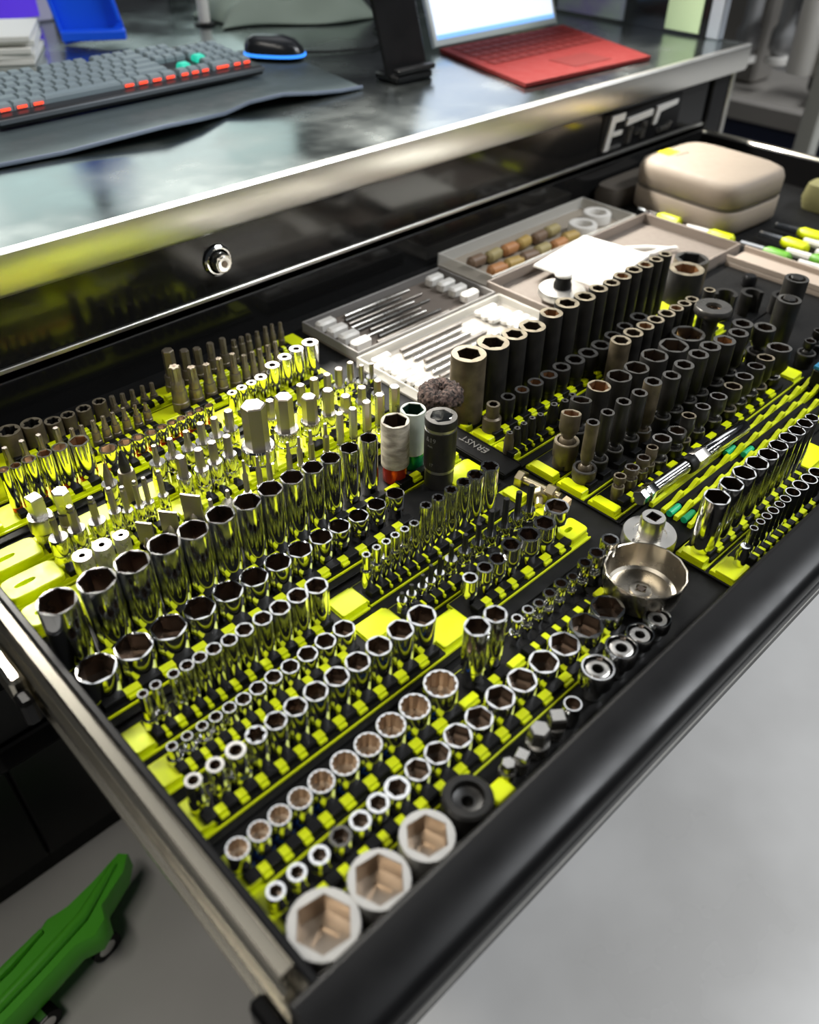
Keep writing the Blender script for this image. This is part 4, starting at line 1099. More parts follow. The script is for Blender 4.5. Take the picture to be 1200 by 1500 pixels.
# ================================================================== notched racks, drivers, extension
for k, yy in enumerate((0.2560, 0.2720, 0.2870, 0.3010)):
    t = tag(empty('notched_rack', (0.80, yy, 0.004)), ['yellow notched rack nearest the deep chrome row', 'second yellow notched rack from the front', 'third yellow notched rack from the front', 'farthest yellow notched rack under the chrome extension'][k], 'tool rack', 'yellow notched racks')
    g = MB().box(-0.16, 0.18, -0.0024, 0.0024, 0, 0.006, 0.0005)
    link('rack_bar', g.mesh('rack_bar', YELLOW, smooth=False), t)
    for j in range(11):
        me = cached('tooth', lambda: MB().extr([(-0.008, 0), (-0.006, 0.001), (0.002, 0.0055), (0.007, 0.0055), (0.008, 0)], 'y', -0.0023, 0.0023).mesh('tooth', YELLOW, smooth=False))
        link('tooth', me, t, (-0.145 + 0.031 * j + 0.006 * k, 0, 0.0061))
TIPS = [mat('green_tip', (0.01, 0.38, 0.17), 0, 0.35), mat('blue_tip', (0.03, 0.16, 0.40), 0, 0.35)]
for k, (x0, x1, yy, c) in enumerate(((0.640, 0.760, 0.2795, 0), (0.642, 0.775, 0.2640, 0), (0.645, 0.755, 0.2490, 0), (0.788, 0.93, 0.2795, 0), (0.800, 0.95, 0.2640, 1), (0.775, 0.92, 0.2940, 0))):
    t = tag(empty('nut_driver_shaft', (x0, yy, 0.0085)), 'black driver shaft with %s tip lying in the racks, %s counted from the filter cup' % (('green', 'blue')[c], ORD[k]), 'driver', 'black driver shafts in the racks')
    g = MB().tube([(0.018, 0, 0), (x1 - x0, 0, 0)], 0.0052, 6)
    link('shaft', g.mesh('shaft', BLACKPL), t)
    g = MB().tube([(0, 0, 0), (0.018, 0, 0)], 0.0036, 12)
    link('coloured_tip', g.mesh('coloured_tip', TIPS[c]), t)
ex = tag(empty('extension_bar', (0.6140, 0.3030, 0.0285), (0, 0, -0.035)), 'chrome extension bar with black collar lying across the yellow racks', 'extension bar')
def xlathe(prof, shape=None, n=24):
    g = MB().lathe(prof, n, shape=shape)
    g.v = [(vz, vx, vy) for vx, vy, vz in g.v]
    return g
link('drive_end', xlathe([(0.0075, 0), (0.0085, 0.001), (0.0085, 0.008), (0.0065, 0.009), (0.0065, 0.011), (0.0092, 0.012), (0.0092, 0.022), (0.0082, 0.024)], f_hex).mesh('drive_end', CHROME, angle=28), ex)
link('shaft', xlathe([(0.0072, 0.024), (0.0072, 0.082)]).mesh('shaft', CHROME), ex)
link('black_collar', xlathe([(0.0088, 0.082), (0.0098, 0.084), (0.0098, 0.092), (0.0088, 0.094)]).mesh('black_collar', BLACKPL), ex)
link('hex_collar', xlathe([(0.0095, 0.094), (0.0105, 0.096), (0.0105, 0.112), (0.0090, 0.115)], f_hex).mesh('hex_collar', SATIN, angle=28), ex)
link('sleeve', xlathe([(0.0078, 0.115), (0.0086, 0.118), (0.0086, 0.192), (0.0080, 0.194)]).mesh('sleeve', CHROME), ex)
# blue-edged black box at the right border
t = tag(empty('blue_edged_box', (1.035, 0.276, 0.0065)), 'black open box with blue rim at the right photo border', 'box')
g = MB().box(-0.055, 0.065, -0.022, 0.024, 0, 0.026, 0.002)
link('box_body', g.mesh('box_body', BLACKPL), t)
g = MB()
for a in ((-0.055, 0.065, -0.022, -0.0185), (-0.055, 0.065, 0.0205, 0.024), (-0.055, -0.0515, -0.0185, 0.0205), (0.0615, 0.065, -0.0185, 0.0205)):
    g.box(a[0], a[1], a[2], a[3], 0.0262, 0.0300)
link('blue_rim', g.mesh('blue_rim', mat('dull_blue_plastic', (0.015, 0.14, 0.26), 0, 0.4), smooth=False), t)

# ================================================================== cases and trays at the back right of the drawer
def open_case(name, x0, x1, y0, y1, h, wall_m, floor_m, label, cat='case'):
    t = tag(empty(name, ((x0 + x1) / 2, (y0 + y1) / 2, 0.0)), label, cat)
    a, b = (x1 - x0) / 2, (y1 - y0) / 2
    link('case_floor', MB().box(-a, a, -b, b, 0.0005, 0.003).mesh('case_floor', floor_m), t)
    w = 0.003
    for q in ((-a, a, -b, -b + w), (-a, a, b - w, b), (-a, -a + w, -b + w, b - w), (a - w, a, -b + w, b - w)):
        link('case_wall', MB().box(q[0], q[1], q[2], q[3], 0.0031, h, 0.0006).mesh('case_wall', wall_m), t)
    return t
GREYTRAY = mat('grey_case_plastic', (0.20, 0.19, 0.18), 0, 0.4)
c1 = open_case('tap_case', 0.615, 0.880, 0.728, 0.845, 0.016, GREYTRAY, LINER, 'open grey case of thin steel tools with white end blocks')
c2 = open_case('bit_case', 0.606, 0.880, 0.602, 0.722, 0.016, CLEARPL, mat('pale_case_floor', (0.27, 0.25, 0.22), 0, 0.45), 'clear case crowded with white blocks and thin rods behind the tall impact sockets')
for i in range(4):
    for s, xx in ((0, 0.640), (1, 0.850)):
        yy = 0.752 + i * 0.024
        g = MB().box(-0.015, 0.015, -0.0075, 0.0075, 0, 0.015, 0.003)
        tag(link('white_end_block', g.mesh('white_end_block', WHITEPL), None, (xx, yy, 0.0032)), 'white plastic block at the %s end of the grey case, %s from the front' % (('near', 'far')[s], ORD[i]), 'block', 'white end blocks in the grey case')
for i in range(9):
    yy = 0.746 + i * 0.0108
    xs0 = 0.664 + random.uniform(0, 0.02)
    xs1 = 0.815 - random.uniform(0, 0.04)
    g = MB().tube([(0, 0, 0), ((xs1 - xs0) * 0.6, 0, 0), ((xs1 - xs0) * 0.62, 0, 0), (xs1 - xs0, 0, 0)], [0.0028, 0.0028, 0.0018, 0.0018], 10)
    tag(link('thin_tap', g.mesh('thin_tap', [BITSTEEL, DARKRIM, SATIN][i % 3]), None, (xs0, yy, 0.0061)), 'thin steel tap lying in the grey case, %s from the front' % ORD[i], 'tap', 'thin steel taps')
for i in range(8):
    yy = 0.614 + i * 0.0135
    x0_ = 0.665 + random.uniform(-0.005, 0.03)
    g = MB().tube([(0, 0, 0), (0.10 + random.uniform(0, 0.05), 0, 0)], 0.0026, 10)
    tag(link('steel_rod', g.mesh('steel_rod', [SATIN, BITSTEEL, CHROME][i % 3]), None, (x0_, yy, 0.0060)), 'thin steel rod in the clear case, %s from the front' % ORD[i], 'rod', 'thin rods in the clear case')
    for s in range(2):
        xx = 0.634 + random.uniform(-0.006, 0.006) if s == 0 else 0.842 + random.uniform(-0.008, 0.006)
        hw = 0.0145 if s == 0 else 0.020
        g = MB().box(-hw, hw, -0.0052, 0.0052, 0, 0.009, 0.002)
        tag(link('white_holder_block', g.mesh('white_holder_block', WHITEPL), None, (xx, yy, 0.0032)), 'white holder block at the %s end of the clear case, %s from the front' % (('near', 'far')[s], ORD[i]), 'block', 'white holder blocks in the clear case')
# clear tray of brown tools
c3 = open_case('clear_tray', 0.905, 1.275, 0.757, 0.872, 0.022, CLEARPL, mat('clear_tray_floor', (0.30, 0.26, 0.21), 0, 0.4), 'clear plastic tray full of small brown tools by the cabinet face', 'tray')
BROWNS = [mat('orange_tan', (0.42, 0.19, 0.07), 0, 0.5), mat('ochre', (0.40, 0.27, 0.08), 0, 0.5), mat('dull_brown', (0.17, 0.11, 0.07), 0, 0.5), mat('olive_tan', (0.33, 0.27, 0.12), 0, 0.5)]
for i in range(12):
    cx = 0.945 + (i % 6) * 0.037
    cy = 0.782 + (i // 6) * 0.040 + random.uniform(-0.004, 0.004)
    g = MB().tube([(-0.018, 0, 0), (-0.014, 0, 0), (0.010, 0, 0), (0.012, 0, 0), (0.0185, 0, 0)], [0.006, 0.0098, 0.0098, 0.006, 0.0045], 10)
    tag(link('brown_fitting', g.mesh('brown_fitting', BROWNS[i % 4]), None, (cx, cy, 0.0130), (0, 0, random.uniform(-0.15, 0.15))), 'small brown fitting in the clear tray, %s of the %s line' % (ORD[i % 6], ('front', 'rear')[i // 6]), 'fitting', 'brown fittings in the clear tray')
for i, (x, yy) in enumerate(((1.178, 0.797), (1.238, 0.812))):
    g = MB().lathe([(0.015, 0), (0.0245, 0.001), (0.0245, 0.015), (0.023, 0.017), (0.0165, 0.017), (0.015, 0.015), (0.015, 0.0)], 28, cap0=False, cap1=False)
    tag(link('steel_ring', g.mesh('steel_ring', WHITEPL), None, (x, yy, 0.0035), (0, 0, 0)), ['nearer', 'farther'][i] + ' pale ring in the clear tray', 'ring', 'pale rings in the clear tray')
# taupe liner with a white booklet, hub disc, pliers
t = open_case('taupe_tray', 0.890, 1.300, 0.572, 0.7555, 0.020, mat('taupe_plastic', (0.24, 0.20, 0.17), 0, 0.45), LINER, 'shallow taupe tray under the white booklet', 'tray')
g = MB().box(-0.030, 0.030, -0.085, 0.085, 0.0005, 0.010, 0.002).box(-0.030, -0.026, -0.085, 0.085, 0.0101, 0.018).box(0.026, 0.030, -0.085, 0.085, 0.0101, 0.018)
tag(link('taupe_channel', g.mesh('taupe_channel', mat('beige_plastic', (0.34, 0.28, 0.23), 0, 0.5)), None, (1.274, 0.480, 0)), 'beige channel tray running right of the impact sockets', 'tray')
bk = tag(empty('booklet', (1.058, 0.690, 0.0215), (0, 0, 0.10)), 'blank white booklet glaring under the lamp', 'booklet')
for k in range(3):
    link('page', MB().box(-0.075, 0.075, -0.058, 0.058, 0.0012 * k, 0.0012 * k + 0.0010).mesh('page', PAPER, smooth=False), bk, (0.001 * k, 0, 0), (0, 0, 0.01 * k))
for k, (xx, yy) in enumerate(((1.00, 0.65), (1.115, 0.72))):
    g = MB().box(-0.022, 0.022, -0.018, 0.018, 0, 0.0182, 0.002)
    tag(link('foam_block', g.mesh('foam_block', LINER), None, (xx, yy, 0.0031)), ['nearer', 'farther'][k] + ' taupe foam block under the booklet', 'block', 'foam blocks under the booklet')
r = 0.034
g = MB().lathe([(r * 0.9, 0), (r, 0.002), (r, 0.010), (r * 0.96, 0.012), (r * 0.55, 0.013), (r * 0.5, 0.013)], 32)
hd = link('hub_disc', g.mesh('hub_disc', ALU), None, (0.932, 0.650, 0.0200))
g = MB().lathe([(0.013, 0.013), (0.013, 0.019), (0.011, 0.024), (0.012, 0.028), (0.011, 0.031)], 24)
link('hub', g.mesh('hub', BLACKPL), hd)
g = MB().lathe([(0.0125, 0.0312), (0.0125, 0.034), (0.0105, 0.036)], 24)
link('hub_cap', g.mesh('hub_cap', WHITEPL), hd)
g = MB().box(-0.02, 0.02, -0.02, 0.02, 0, 0.0165, 0.002)
tag(link('foam_block', g.mesh('foam_block', LINER), None, (0.932, 0.650, 0.0031)), 'taupe foam block under the round hub disc', 'block', 'foam blocks under the booklet')
tag(hd, 'pale round disc with a black hub beside the booklet', 'disc')
pl = tag(empty('white_pliers', (1.205, 0.660, 0.006), (0, 0, -0.5)), 'white Y-shaped pliers in the taupe tray', 'pliers')
for s in (-1, 1):
    g = MB().tube([(-0.055, s * 0.016, 0.003), (-0.02, s * 0.012, 0.003), (0.0, s * 0.004, 0.0035), (0.03, -s * 0.003, 0.0035)], [0.0045, 0.0045, 0.004, 0.002], 8)
    link('handle', g.mesh('handle', WHITEPL), pl)
tag(link('coral_plug', MB().lathe([(0.007, 0), (0.008, 0.001), (0.008, 0.010), (0.006, 0.012)], 16).mesh('coral_plug', mat('coral_red', (0.6, 0.08, 0.06), 0, 0.4)), None, (1.115, 0.600, 0.0032)), 'small coral red plug beside the far impact sockets', 'plug')
tag(link('dark_rubber_foot', MB().lathe([(0.009, 0), (0.011, 0.002), (0.011, 0.012), (0.008, 0.016)], 16).mesh('dark_knob', SATINBLACK), None, (1.200, 0.500, 0.0040)), 'dark round rubber foot on the tray edge right of the crowfoot sockets', 'rubber foot')

# yellow screwdrivers and files lying beside the zip case
GREENH = mat('green_handle', (0.10, 0.30, 0.02), 0, 0.4)
rndd = random.Random(11)
for i in range(20):
    lane, slot = i // 4, i % 4
    x = 1.322 + lane * 0.030
    yy = 0.400 + slot * 0.100 + (lane % 2) * 0.035
    if lane > 0 and yy > 0.505:
        continue
    t = tag(empty('screwdriver', (x, yy, 0.0105), (0, 0, PI / 2 + rndd.uniform(-0.05, 0.05))), 'short %s screwdriver beside the zip case, lane %s, %s from the front' % (('yellow', 'green', 'yellow and white')[i % 3], ('one', 'two', 'three', 'four', 'five')[lane], ORD[slot]), 'screwdriver', 'short screwdrivers beside the zip case')
    g = MB().tube([(-0.004, 0, 0), (0.0, 0, 0), (0.034, 0, 0), (0.042, 0, 0)], [0.006, 0.0096, 0.0096, 0.006], 10)
    link('handle', g.mesh('handle', [YELLOW, GREENH, YELLOW][i % 3]), t)
    g = MB().tube([(0.042, 0, 0), (0.082, 0, 0)], [0.0070, 0.0055], 8)
    link('blade', g.mesh('blade', [WHITEPL, CHROME][i % 2]), t)
# zip case
zc = tag(empty('zip_case', (1.425, 0.715, 0.001), (0, 0, -0.06)), 'taupe rounded zip case with a yellow and red label', 'case')
def superring(a, b, z, n=40, e=5.0):
    out = []
    for k in range(n):
        t_ = 2 * PI * k / n
        c, s_ = math.cos(t_), math.sin(t_)
        out.append((a * math.copysign(abs(c) ** (2 / e), c), b * math.copysign(abs(s_) ** (2 / e), s_), z))
    return out
A_, B_ = 0.092, 0.106
link('case_bottom', MB().rings([superring(A_ * .94, B_ * .94, 0.0), superring(A_, B_, 0.008), superring(A_, B_, 0.040), superring(A_ * .985, B_ * .985, 0.0415)], True, True).mesh('case_bottom', TAUPE, angle=60), zc)
link('zip_band', MB().rings([superring(A_ * .985, B_ * .985, 0.0416), superring(A_ * .985, B_ * .985, 0.0475)], True, True).mesh('zip_band', mat('dark_zip', (0.10, 0.085, 0.07), 0, 0.5), angle=60), zc)
link('case_lid', MB().rings([superring(A_ * .985, B_ * .985, 0.0476), superring(A_, B_, 0.049), superring(A_, B_, 0.074), superring(A_ * .96, B_ * .96, 0.084), superring(A_ * .86, B_ * .86, 0.089)], True, True).mesh('case_lid', TAUPE, angle=60), zc)
link('case_label', MB().box(-0.030, 0.004, -0.013, 0.013, 0, 0.0006).mesh('case_label', mat('yellow_label', (0.75, 0.62, 0.01), 0, 0.5)), zc, (-0.010, 0.078, 0.0891))
link('red_label', MB().box(-0.030, 0.004, -0.005, 0.005, 0, 0.0006).mesh('red_label', mat('salmon_label', (0.62, 0.20, 0.15), 0, 0.5)), zc, (0.002, 0.0595, 0.0891))
# dark case behind
g = MB().rings([superring(0.09, 0.028, 0.001), superring(0.092, 0.030, 0.02), superring(0.085, 0.026, 0.034)], True, True)
tag(link('dark_pouch', g.mesh('dark_pouch', mat('dark_brown_pouch', (0.06, 0.05, 0.04), 0, 0.6)), None, (1.40, 0.851, 0.0005)), 'low dark brown pouch between zip case and cabinet', 'pouch')
g = MB().rings([superring(0.026, 0.05, 0.001), superring(0.03, 0.055, 0.02), superring(0.027, 0.05, 0.045), superring(0.015, 0.03, 0.052)], True, True)
tag(link('olive_pouch', g.mesh('olive_pouch', mat('olive_fabric', (0.16, 0.15, 0.06), 0, 0.7)), None, (1.60, 0.555, 0)), 'olive fabric pouch against the right drawer wall', 'pouch')

# ================================================================== on the worktop
ZW = 0.2006
# mouse mat with a wavy front edge
front = [(0.10, 1.150, 0.003), (0.25, 1.140, 0.004), (0.38, 1.131, 0.000), (0.46, 1.122, 0.001), (0.535, 1.114, 0.006), (0.60, 1.108, 0.010), (0.66, 1.118, 0.006), (0.72, 1.140, 0.000), (0.765, 1.140, 0.008), (0.82, 1.130, 0.012), (0.88, 1.126, 0.005), (0.93, 1.124, 0.001), (0.974, 1.123, 0.000)]
g = MB()
rows_ = []
for k in range(7):
    t_ = k / 6
    rows_.append([(x + 0.068 * t_, y + (1.47 - y) * t_, ZW + 0.0010 + z * (1 - t_) ** 7) for x, y, z in front])
n = len(front)
for r_ in rows_:
    g.v.extend(r_)
for r_ in rows_:
    g.v.extend([(x, y, z + 0.0035) for x, y, z in r_])
N1 = n * 7
for k in range(6):
    for i in range(n - 1):
        a = k * n + i
        g.face((a, a + n, a + n + 1, a + 1))
        g.face((N1 + a, N1 + a + 1, N1 + a + n + 1, N1 + a + n))
for i in range(n - 1):
    g.face((i, i + 1, N1 + i + 1, N1 + i))
    a = 6 * n + i
    g.face((a + 1, a, N1 + a, N1 + a + 1))
for k in range(6):
    for i in (0, n - 1):
        a = k * n + i
        g.face((a, N1 + a, N1 + a + n, a + n))
mm = tag(link('mouse_mat', g.mesh('mouse_mat', mat('charcoal_cloth', (0.085, 0.11, 0.115), 0, 0.55, 0.1, 30), angle=60)), 'large charcoal mouse mat with a wavy front edge', 'mouse mat')
g = MB().tube([(x, y - 0.001, z + ZW + 0.0040) for x, y, z in front], 0.0030, 8)
link('stitched_edge', g.mesh('stitched_edge', mat('slate_edge', (0.07, 0.09, 0.13), 0, 0.5)), mm)
# keyboard
kb = tag(empty('keyboard', (0.435, 1.256, ZW + 0.0085), (math.radians(6.5), 0, math.radians(2.6))), 'black mechanical keyboard with red-lit key fronts', 'keyboard')
BLACKCASE = mat('keyboard_case', (0.022, 0.022, 0.026), 0, 0.4)
link('case', MB().box(0.0, 0.458, 0.0, 0.150, 0.0, 0.014, 0.003).mesh('case', BLACKCASE), kb)
link('front_trim', MB().box(0.0, 0.458, -0.003, -0.0002, 0.006, 0.013, 0.001).mesh('front_trim', mat('grey_trim', (0.20, 0.22, 0.24), 0.5, 0.35)), kb)
KEYM = mat('keycap', (0.24, 0.30, 0.33), 0, 0.45)
REDLED = mat('red_key_glow', (0.3, 0.02, 0.01), 0, 0.4, emit=(1, 0.07, 0.03), estr=1.6)
TEAL = mat('teal_keycap', (0.02, 0.45, 0.33), 0, 0.4, emit=(0.02, 0.6, 0.4), estr=0.6)
def key_me(w, m, tagk):
    def mk():
        g = MB()
        a, b = w / 2 - 0.001, 0.0082
        g.rings([[(-a, -b, 0), (a, -b, 0), (a, b, 0), (-a, b, 0)], [(-a + .0004, -b + .0006, .006), (a - .0004, -b + .0006, .006), (a - .0004, b - .0008, .006), (-a + .0004, b - .0008, .006)],
                 [(-a + .0022, -b + .0022, .0092), (a - .0022, -b + .0022, .0092), (a - .0022, b - .0028, .0092), (-a + .0022, b - .0028, .0092)]], True, True)
        return g.mesh('key', m, smooth=False)
    return cached(('key', w, tagk), mk)
U = 0.01905
LAY = [
    [(i, 1) for i in (0, 2, 3, 4, 5, 6.5, 7.5, 8.5, 9.5, 11, 12, 13, 14)] + [(15.25, 1), (16.25, 1), (17.25, 1)],
    [(i, 1) for i in range(13)] + [(13, 2), (15.25, 1), (16.25, 1), (17.25, 1), (18.5, 1), (19.5, 1), (20.5, 1), (21.5, 1)],
    [(0, 1.5)] + [(1.5 + i, 1) for i in range(12)] + [(13.5, 1.5), (15.25, 1), (16.25, 1), (17.25, 1), (18.5, 1), (19.5, 1), (20.5, 1), (21.5, 1)],
    [(0, 1.75)] + [(1.75 + i, 1) for i in range(11)] + [(12.75, 2.25), (18.5, 1), (19.5, 1), (20.5, 1), (21.5, 1)],
    [(0, 2.25)] + [(2.25 + i, 1) for i in range(10)] + [(12.25, 2.75), (16.25, 1), (18.5, 1), (19.5, 1), (20.5, 1), (21.5, 1)],
    [(0, 1.25), (1.25, 1.25), (2.5, 1.25), (3.75, 6.25), (10, 1.25), (11.25, 1.25), (12.5, 1.25), (13.75, 1.25), (15.25, 1), (16.25, 1), (17.25, 1), (18.5, 2), (20.5, 1), (21.5, 1)]]
for r_, row in enumerate(LAY):
    yy = 0.136 - r_ * 0.0218
    for (c_, w_) in row:
        teal = (r_ == 4 and c_ == 16.25) or (r_ == 3 and c_ == 18.5)
        link('key', key_me(w_ * U * 1.05, TEAL if teal else KEYM, 'teal' if teal else 'std'), kb, (0.009 + (c_ + w_ / 2) * U * 1.02, yy, 0.0142))
        if r_ == 5 and w_ < 2.1:
            link('key_glow', cached(('glow', w_), lambda: MB().box(-w_ * U * 0.30, w_ * U * 0.30, -0.0003, 0.0003, 0, 0.0035).mesh('key_glow', REDLED, smooth=False)), kb, (0.009 + (c_ + w_ / 2) * U * 1.02, yy - 0.0094, 0.0160))
# mouse
ms = tag(empty('computer_mouse', (0.985, 1.370, ZW + 0.0062), (0, 0, -0.9)), 'black computer mouse with blue glowing rim', 'mouse')
def mring(a, b, z, dx=0):
    return [(x + dx, y, z) for x, y, _ in superring(a, b, 0, 28, 2.5)]
link('body', MB().rings([mring(0.052, 0.030, 0.0), mring(0.056, 0.033, 0.006)], True, True).mesh('body', BLACKPL), ms)
link('light_rim', MB().rings([mring(0.0562, 0.0332, 0.0061), mring(0.0555, 0.0325, 0.0105)], True, True).mesh('light_rim', mat('blue_mouse_glow', (0.02, 0.1, 0.5), 0, 0.3, emit=(0.04, 0.28, 1.0), estr=1.3), angle=60), ms)
link('shell', MB().rings([mring(0.054, 0.031, 0.0106), mring(0.052, 0.029, 0.020, -0.002), mring(0.044, 0.024, 0.031, -0.006), mring(0.028, 0.014, 0.037, -0.010)], True, True).mesh('shell', mat('mouse_black', (0.02, 0.022, 0.026), 0, 0.25), angle=60), ms)
link('scroll_wheel', MB().tube([(0.030, -0.004, 0.0245), (0.030, 0.004, 0.0245)], 0.008, 14).mesh('scroll_wheel', mat('purple_wheel', (0.12, 0.08, 0.5), 0, 0.4, emit=(0.2, 0.1, 1), estr=0.6)), ms)
g = MB().tube([(1.03, 1.40, ZW + 0.006), (1.10, 1.36, ZW + 0.003), (1.18, 1.33, ZW + 0.003), (1.25, 1.36, ZW + 0.003), (1.30, 1.46, ZW + 0.003), (1.42, 1.52, ZW + 0.003)], 0.0022, 8)
tag(link('mouse_cable', g.mesh('mouse_cable', BLACKPL)), 'thin dark mouse cable curling on the worktop', 'cable')
# laptop
lp = tag(empty('laptop', (1.405, 1.090, ZW)), 'open laptop with a red keyboard and bright screen', 'laptop')
REDKB = mat('red_alcantara', (0.11, 0.011, 0.010), 0, 0.75, 0.1, 60, ior=1.2)
kbm = link('keyboard_base', MB().prism([(-0.222, -0.138), (0.112, -0.158), (0.222, 0.134), (-0.142, 0.140)], 0.001, 0.007).mesh('keyboard_base', REDKB), lp)
REDKEY = mat('red_key', (0.085, 0.009, 0.008), 0, 0.7, ior=1.2)
for r_ in range(5):
    for c_ in range(12):
        u, v = (c_ + 0.5) / 12, r_ / 5
        xx = -0.142 + (0.364) * (0.06 + 0.88 * u) - 0.080 * (0.10 + 0.50 * v)
        yy = 0.138 - 0.285 * (0.08 + 0.52 * v)
        link('key', cached('lapkey', lambda: MB().box(-0.0115, 0.0115, -0.0105, 0.0105, 0, 0.0013, 0.0004).mesh('key', REDKEY, smooth=False)), kbm, (xx, yy, 0.0072), (0, 0, -0.03))
link('touchpad', MB().box(-0.05, 0.05, -0.032, 0.032, 0, 0.0006).mesh('touchpad', REDKEY), kbm, (-0.012, -0.090, 0.0072), (0, 0, -0.05))
sc = link('screen_body', MB().box(-0.184, 0.184, -0.005, 0.004, 0.0, 0.235, 0.002).mesh('screen_body', mat('grey_laptop', (0.48, 0.52, 0.52), 0.6, 0.35)), lp, (0.035, 0.150, 0.006), (-0.38, 0, 0))
link('display', MB().box(-0.174, 0.174, -0.0062, -0.0052, 0.012, 0.227).mesh('display', mat('screen_glow', (0.5, 0.55, 0.7), 0, 0.3, emit=(0.78, 0.86, 1.0), estr=0.72), smooth=False), sc)
link('task_bar', MB().box(-0.174, 0.174, -0.0068, -0.0063, 0.012, 0.020).mesh('task_bar', mat('screen_bar', (0.15, 0.3, 0.6), 0, 0.3, emit=(0.18, 0.42, 0.85), estr=0.9), smooth=False), sc)
# black slanted stand
st = tag(empty('tablet_stand', (1.082, 1.118, ZW)), 'black slanted tablet stand left of the laptop', 'stand')
link('slab', MB().box(-0.046, 0.046, -0.004, 0.004, 0.012, 0.22, 0.003).mesh('slab', SATINBLACK), st, (0, 0.008, 0.0), (-0.16, -0.16, 0))
link('foot', MB().box(-0.044, 0.040, -0.012, 0.045, 0.0, 0.012, 0.003).mesh('foot', SATINBLACK), st)
link('ledge', MB().box(-0.044, 0.042, -0.016, -0.001, 0.014, 0.022, 0.002).mesh('ledge', SATINBLACK), st)
# blue phone stand
bs = tag(empty('blue_holder', (0.815, 1.690, ZW + 0.012)), 'bright blue plastic holder with a red mark behind the keyboard', 'holder')
BLUEPL = mat('bright_blue_plastic', (0.005, 0.10, 0.85), 0, 0.4)
link('back_plate', MB().box(-0.058, 0.058, -0.004, 0.004, 0.0, 0.24, 0.002).mesh('back_plate', BLUEPL), bs, (0, 0.02, 0.0), (-0.15, -0.20, -0.5))
link('lip', MB().box(-0.058, 0.058, -0.036, -0.006, 0.0, 0.016, 0.002).mesh('lip', BLUEPL), bs, (0, 0.02, 0.0), (0, 0, -0.5))
for s in (-1, 1):
    link('side_rib', MB().box(s * 0.054 - 0.003, s * 0.054 + 0.003, -0.022, -0.0045, 0.016, 0.20, 0.001).mesh('side_rib', BLUEPL), bs, (0, 0.02, 0.0), (-0.15, -0.20, -0.5))
link('red_mark', text_mesh('RS', 0.030, 0.0006, mat('red_print', (0.7, 0.02, 0.10), 0, 0.4), 'red_mark', bold=0.001), bs, (-0.026, 0.022, 0.155), (PI / 2 - 0.15, -0.20, -0.5))
# white paper stack / box
ws = tag(empty('paper_stack', (0.60, 1.760, ZW)), 'white stack of papers behind the keyboard', 'papers')
for k in range(5):
    link('sheet', MB().box(-0.150, 0.115, -0.085, 0.085, 0.009 * k, 0.009 * k + 0.0085, 0.001).mesh('sheet', PAPER, smooth=False), ws, (random.uniform(-.006, .006), random.uniform(-.006, .006), 0), (0, 0, -0.5 + random.uniform(-0.04, 0.04)))
# grey cloth
g = MB()
NX, NY = 26, 14
vv = []
for j in range(NY):
    for i in range(NX):
        u, v = i / (NX - 1), j / (NY - 1)
        e = max(0, math.sin(PI * u)) ** 0.5 * max(0, math.sin(PI * v)) ** 0.5
        zz = e * (0.05 + 0.022 * math.sin(9 * u + 3 * v) + 0.016 * math.sin(14 * v - 4 * u))
        vv.append((-0.17 + 0.34 * u + 0.02 * math.sin(6 * v), -0.10 + 0.2 * v + 0.02 * math.sin(7 * u), 0.001 + max(0, zz)))
g.v = vv
for j in range(NY - 1):
    for i in range(NX - 1):
        a = j * NX + i
        g.face((a, a + 1, a + NX + 1, a + NX))
o = link('shop_cloth', g.mesh('shop_cloth', mat('grey_green_cloth', (0.20, 0.24, 0.20), 0, 0.8, 0.1, 30), angle=180), None, (1.26, 1.70, ZW), (0, 0, -0.35))
tag(o, 'crumpled grey-green shop cloth behind the mouse', 'cloth')
m_ = o.modifiers.new('thick', 'SOLIDIFY')
m_.thickness = 0.003
m_.offset = 1
m2_ = o.modifiers.new('sub', 'SUBSURF')
m2_.levels = 1
m2_.render_levels = 1
# red and white bottle-like tube by the cloth
t = tag(empty('red_striped_tube', (1.075, 1.735, ZW)), 'slim red and white striped tube behind the keyboard', 'tube')
for k in range(3):
    g = MB().lathe([(0.012, 0.06 * k), (0.012, 0.06 * k + 0.0595)], 16)
    link('band', g.mesh('band', [WHITEPL, mat('dark_red', (0.28, 0.01, 0.02), 0, 0.4), WHITEPL][k]), t, (0.0, 0, 0), (0, 0, 0))
link('base', MB().lathe([(0.022, 0), (0.022, 0.004), (0.013, 0.006)], 16).mesh('base', BLACKPL), t, (0.0, 0.0, 0.0))
# monitors / boxes at the back
t = tag(empty('purple_lit_box', (0.70, 2.03, ZW)), 'violet glowing computer box at the top left', 'computer')
link('body', MB().box(-0.30, 0.16, -0.05, 0.05, 0.0, 0.115, 0.004).mesh('body', mat('lilac_case', (0.42, 0.40, 0.52), 0, 0.4)), t)
link('violet_panel', MB().box(0.03, 0.13, -0.053, -0.0505, 0.012, 0.105).mesh('violet_panel', mat('violet_glow', (0.05, 0.02, 0.3), 0, 0.4, emit=(0.10, 0.03, 0.75), estr=0.5)), t)
link('violet_light', MB().box(-0.10, -0.02, -0.053, -0.0505, 0.03, 0.105).mesh('violet_light', mat('violet_glow_2', (0.2, 0.1, 0.4), 0, 0.4, emit=(0.42, 0.12, 0.85), estr=0.4)), t)
SCREEN = mat('pale_teal_screen', (0.2, 0.25, 0.25), 0, 0.3, emit=(0.66, 0.80, 0.77), estr=1.2)
BANDW = mat('white_screen_band', (0.3, 0.3, 0.3), 0, 0.3, emit=(0.9, 0.95, 0.92), estr=1.7)
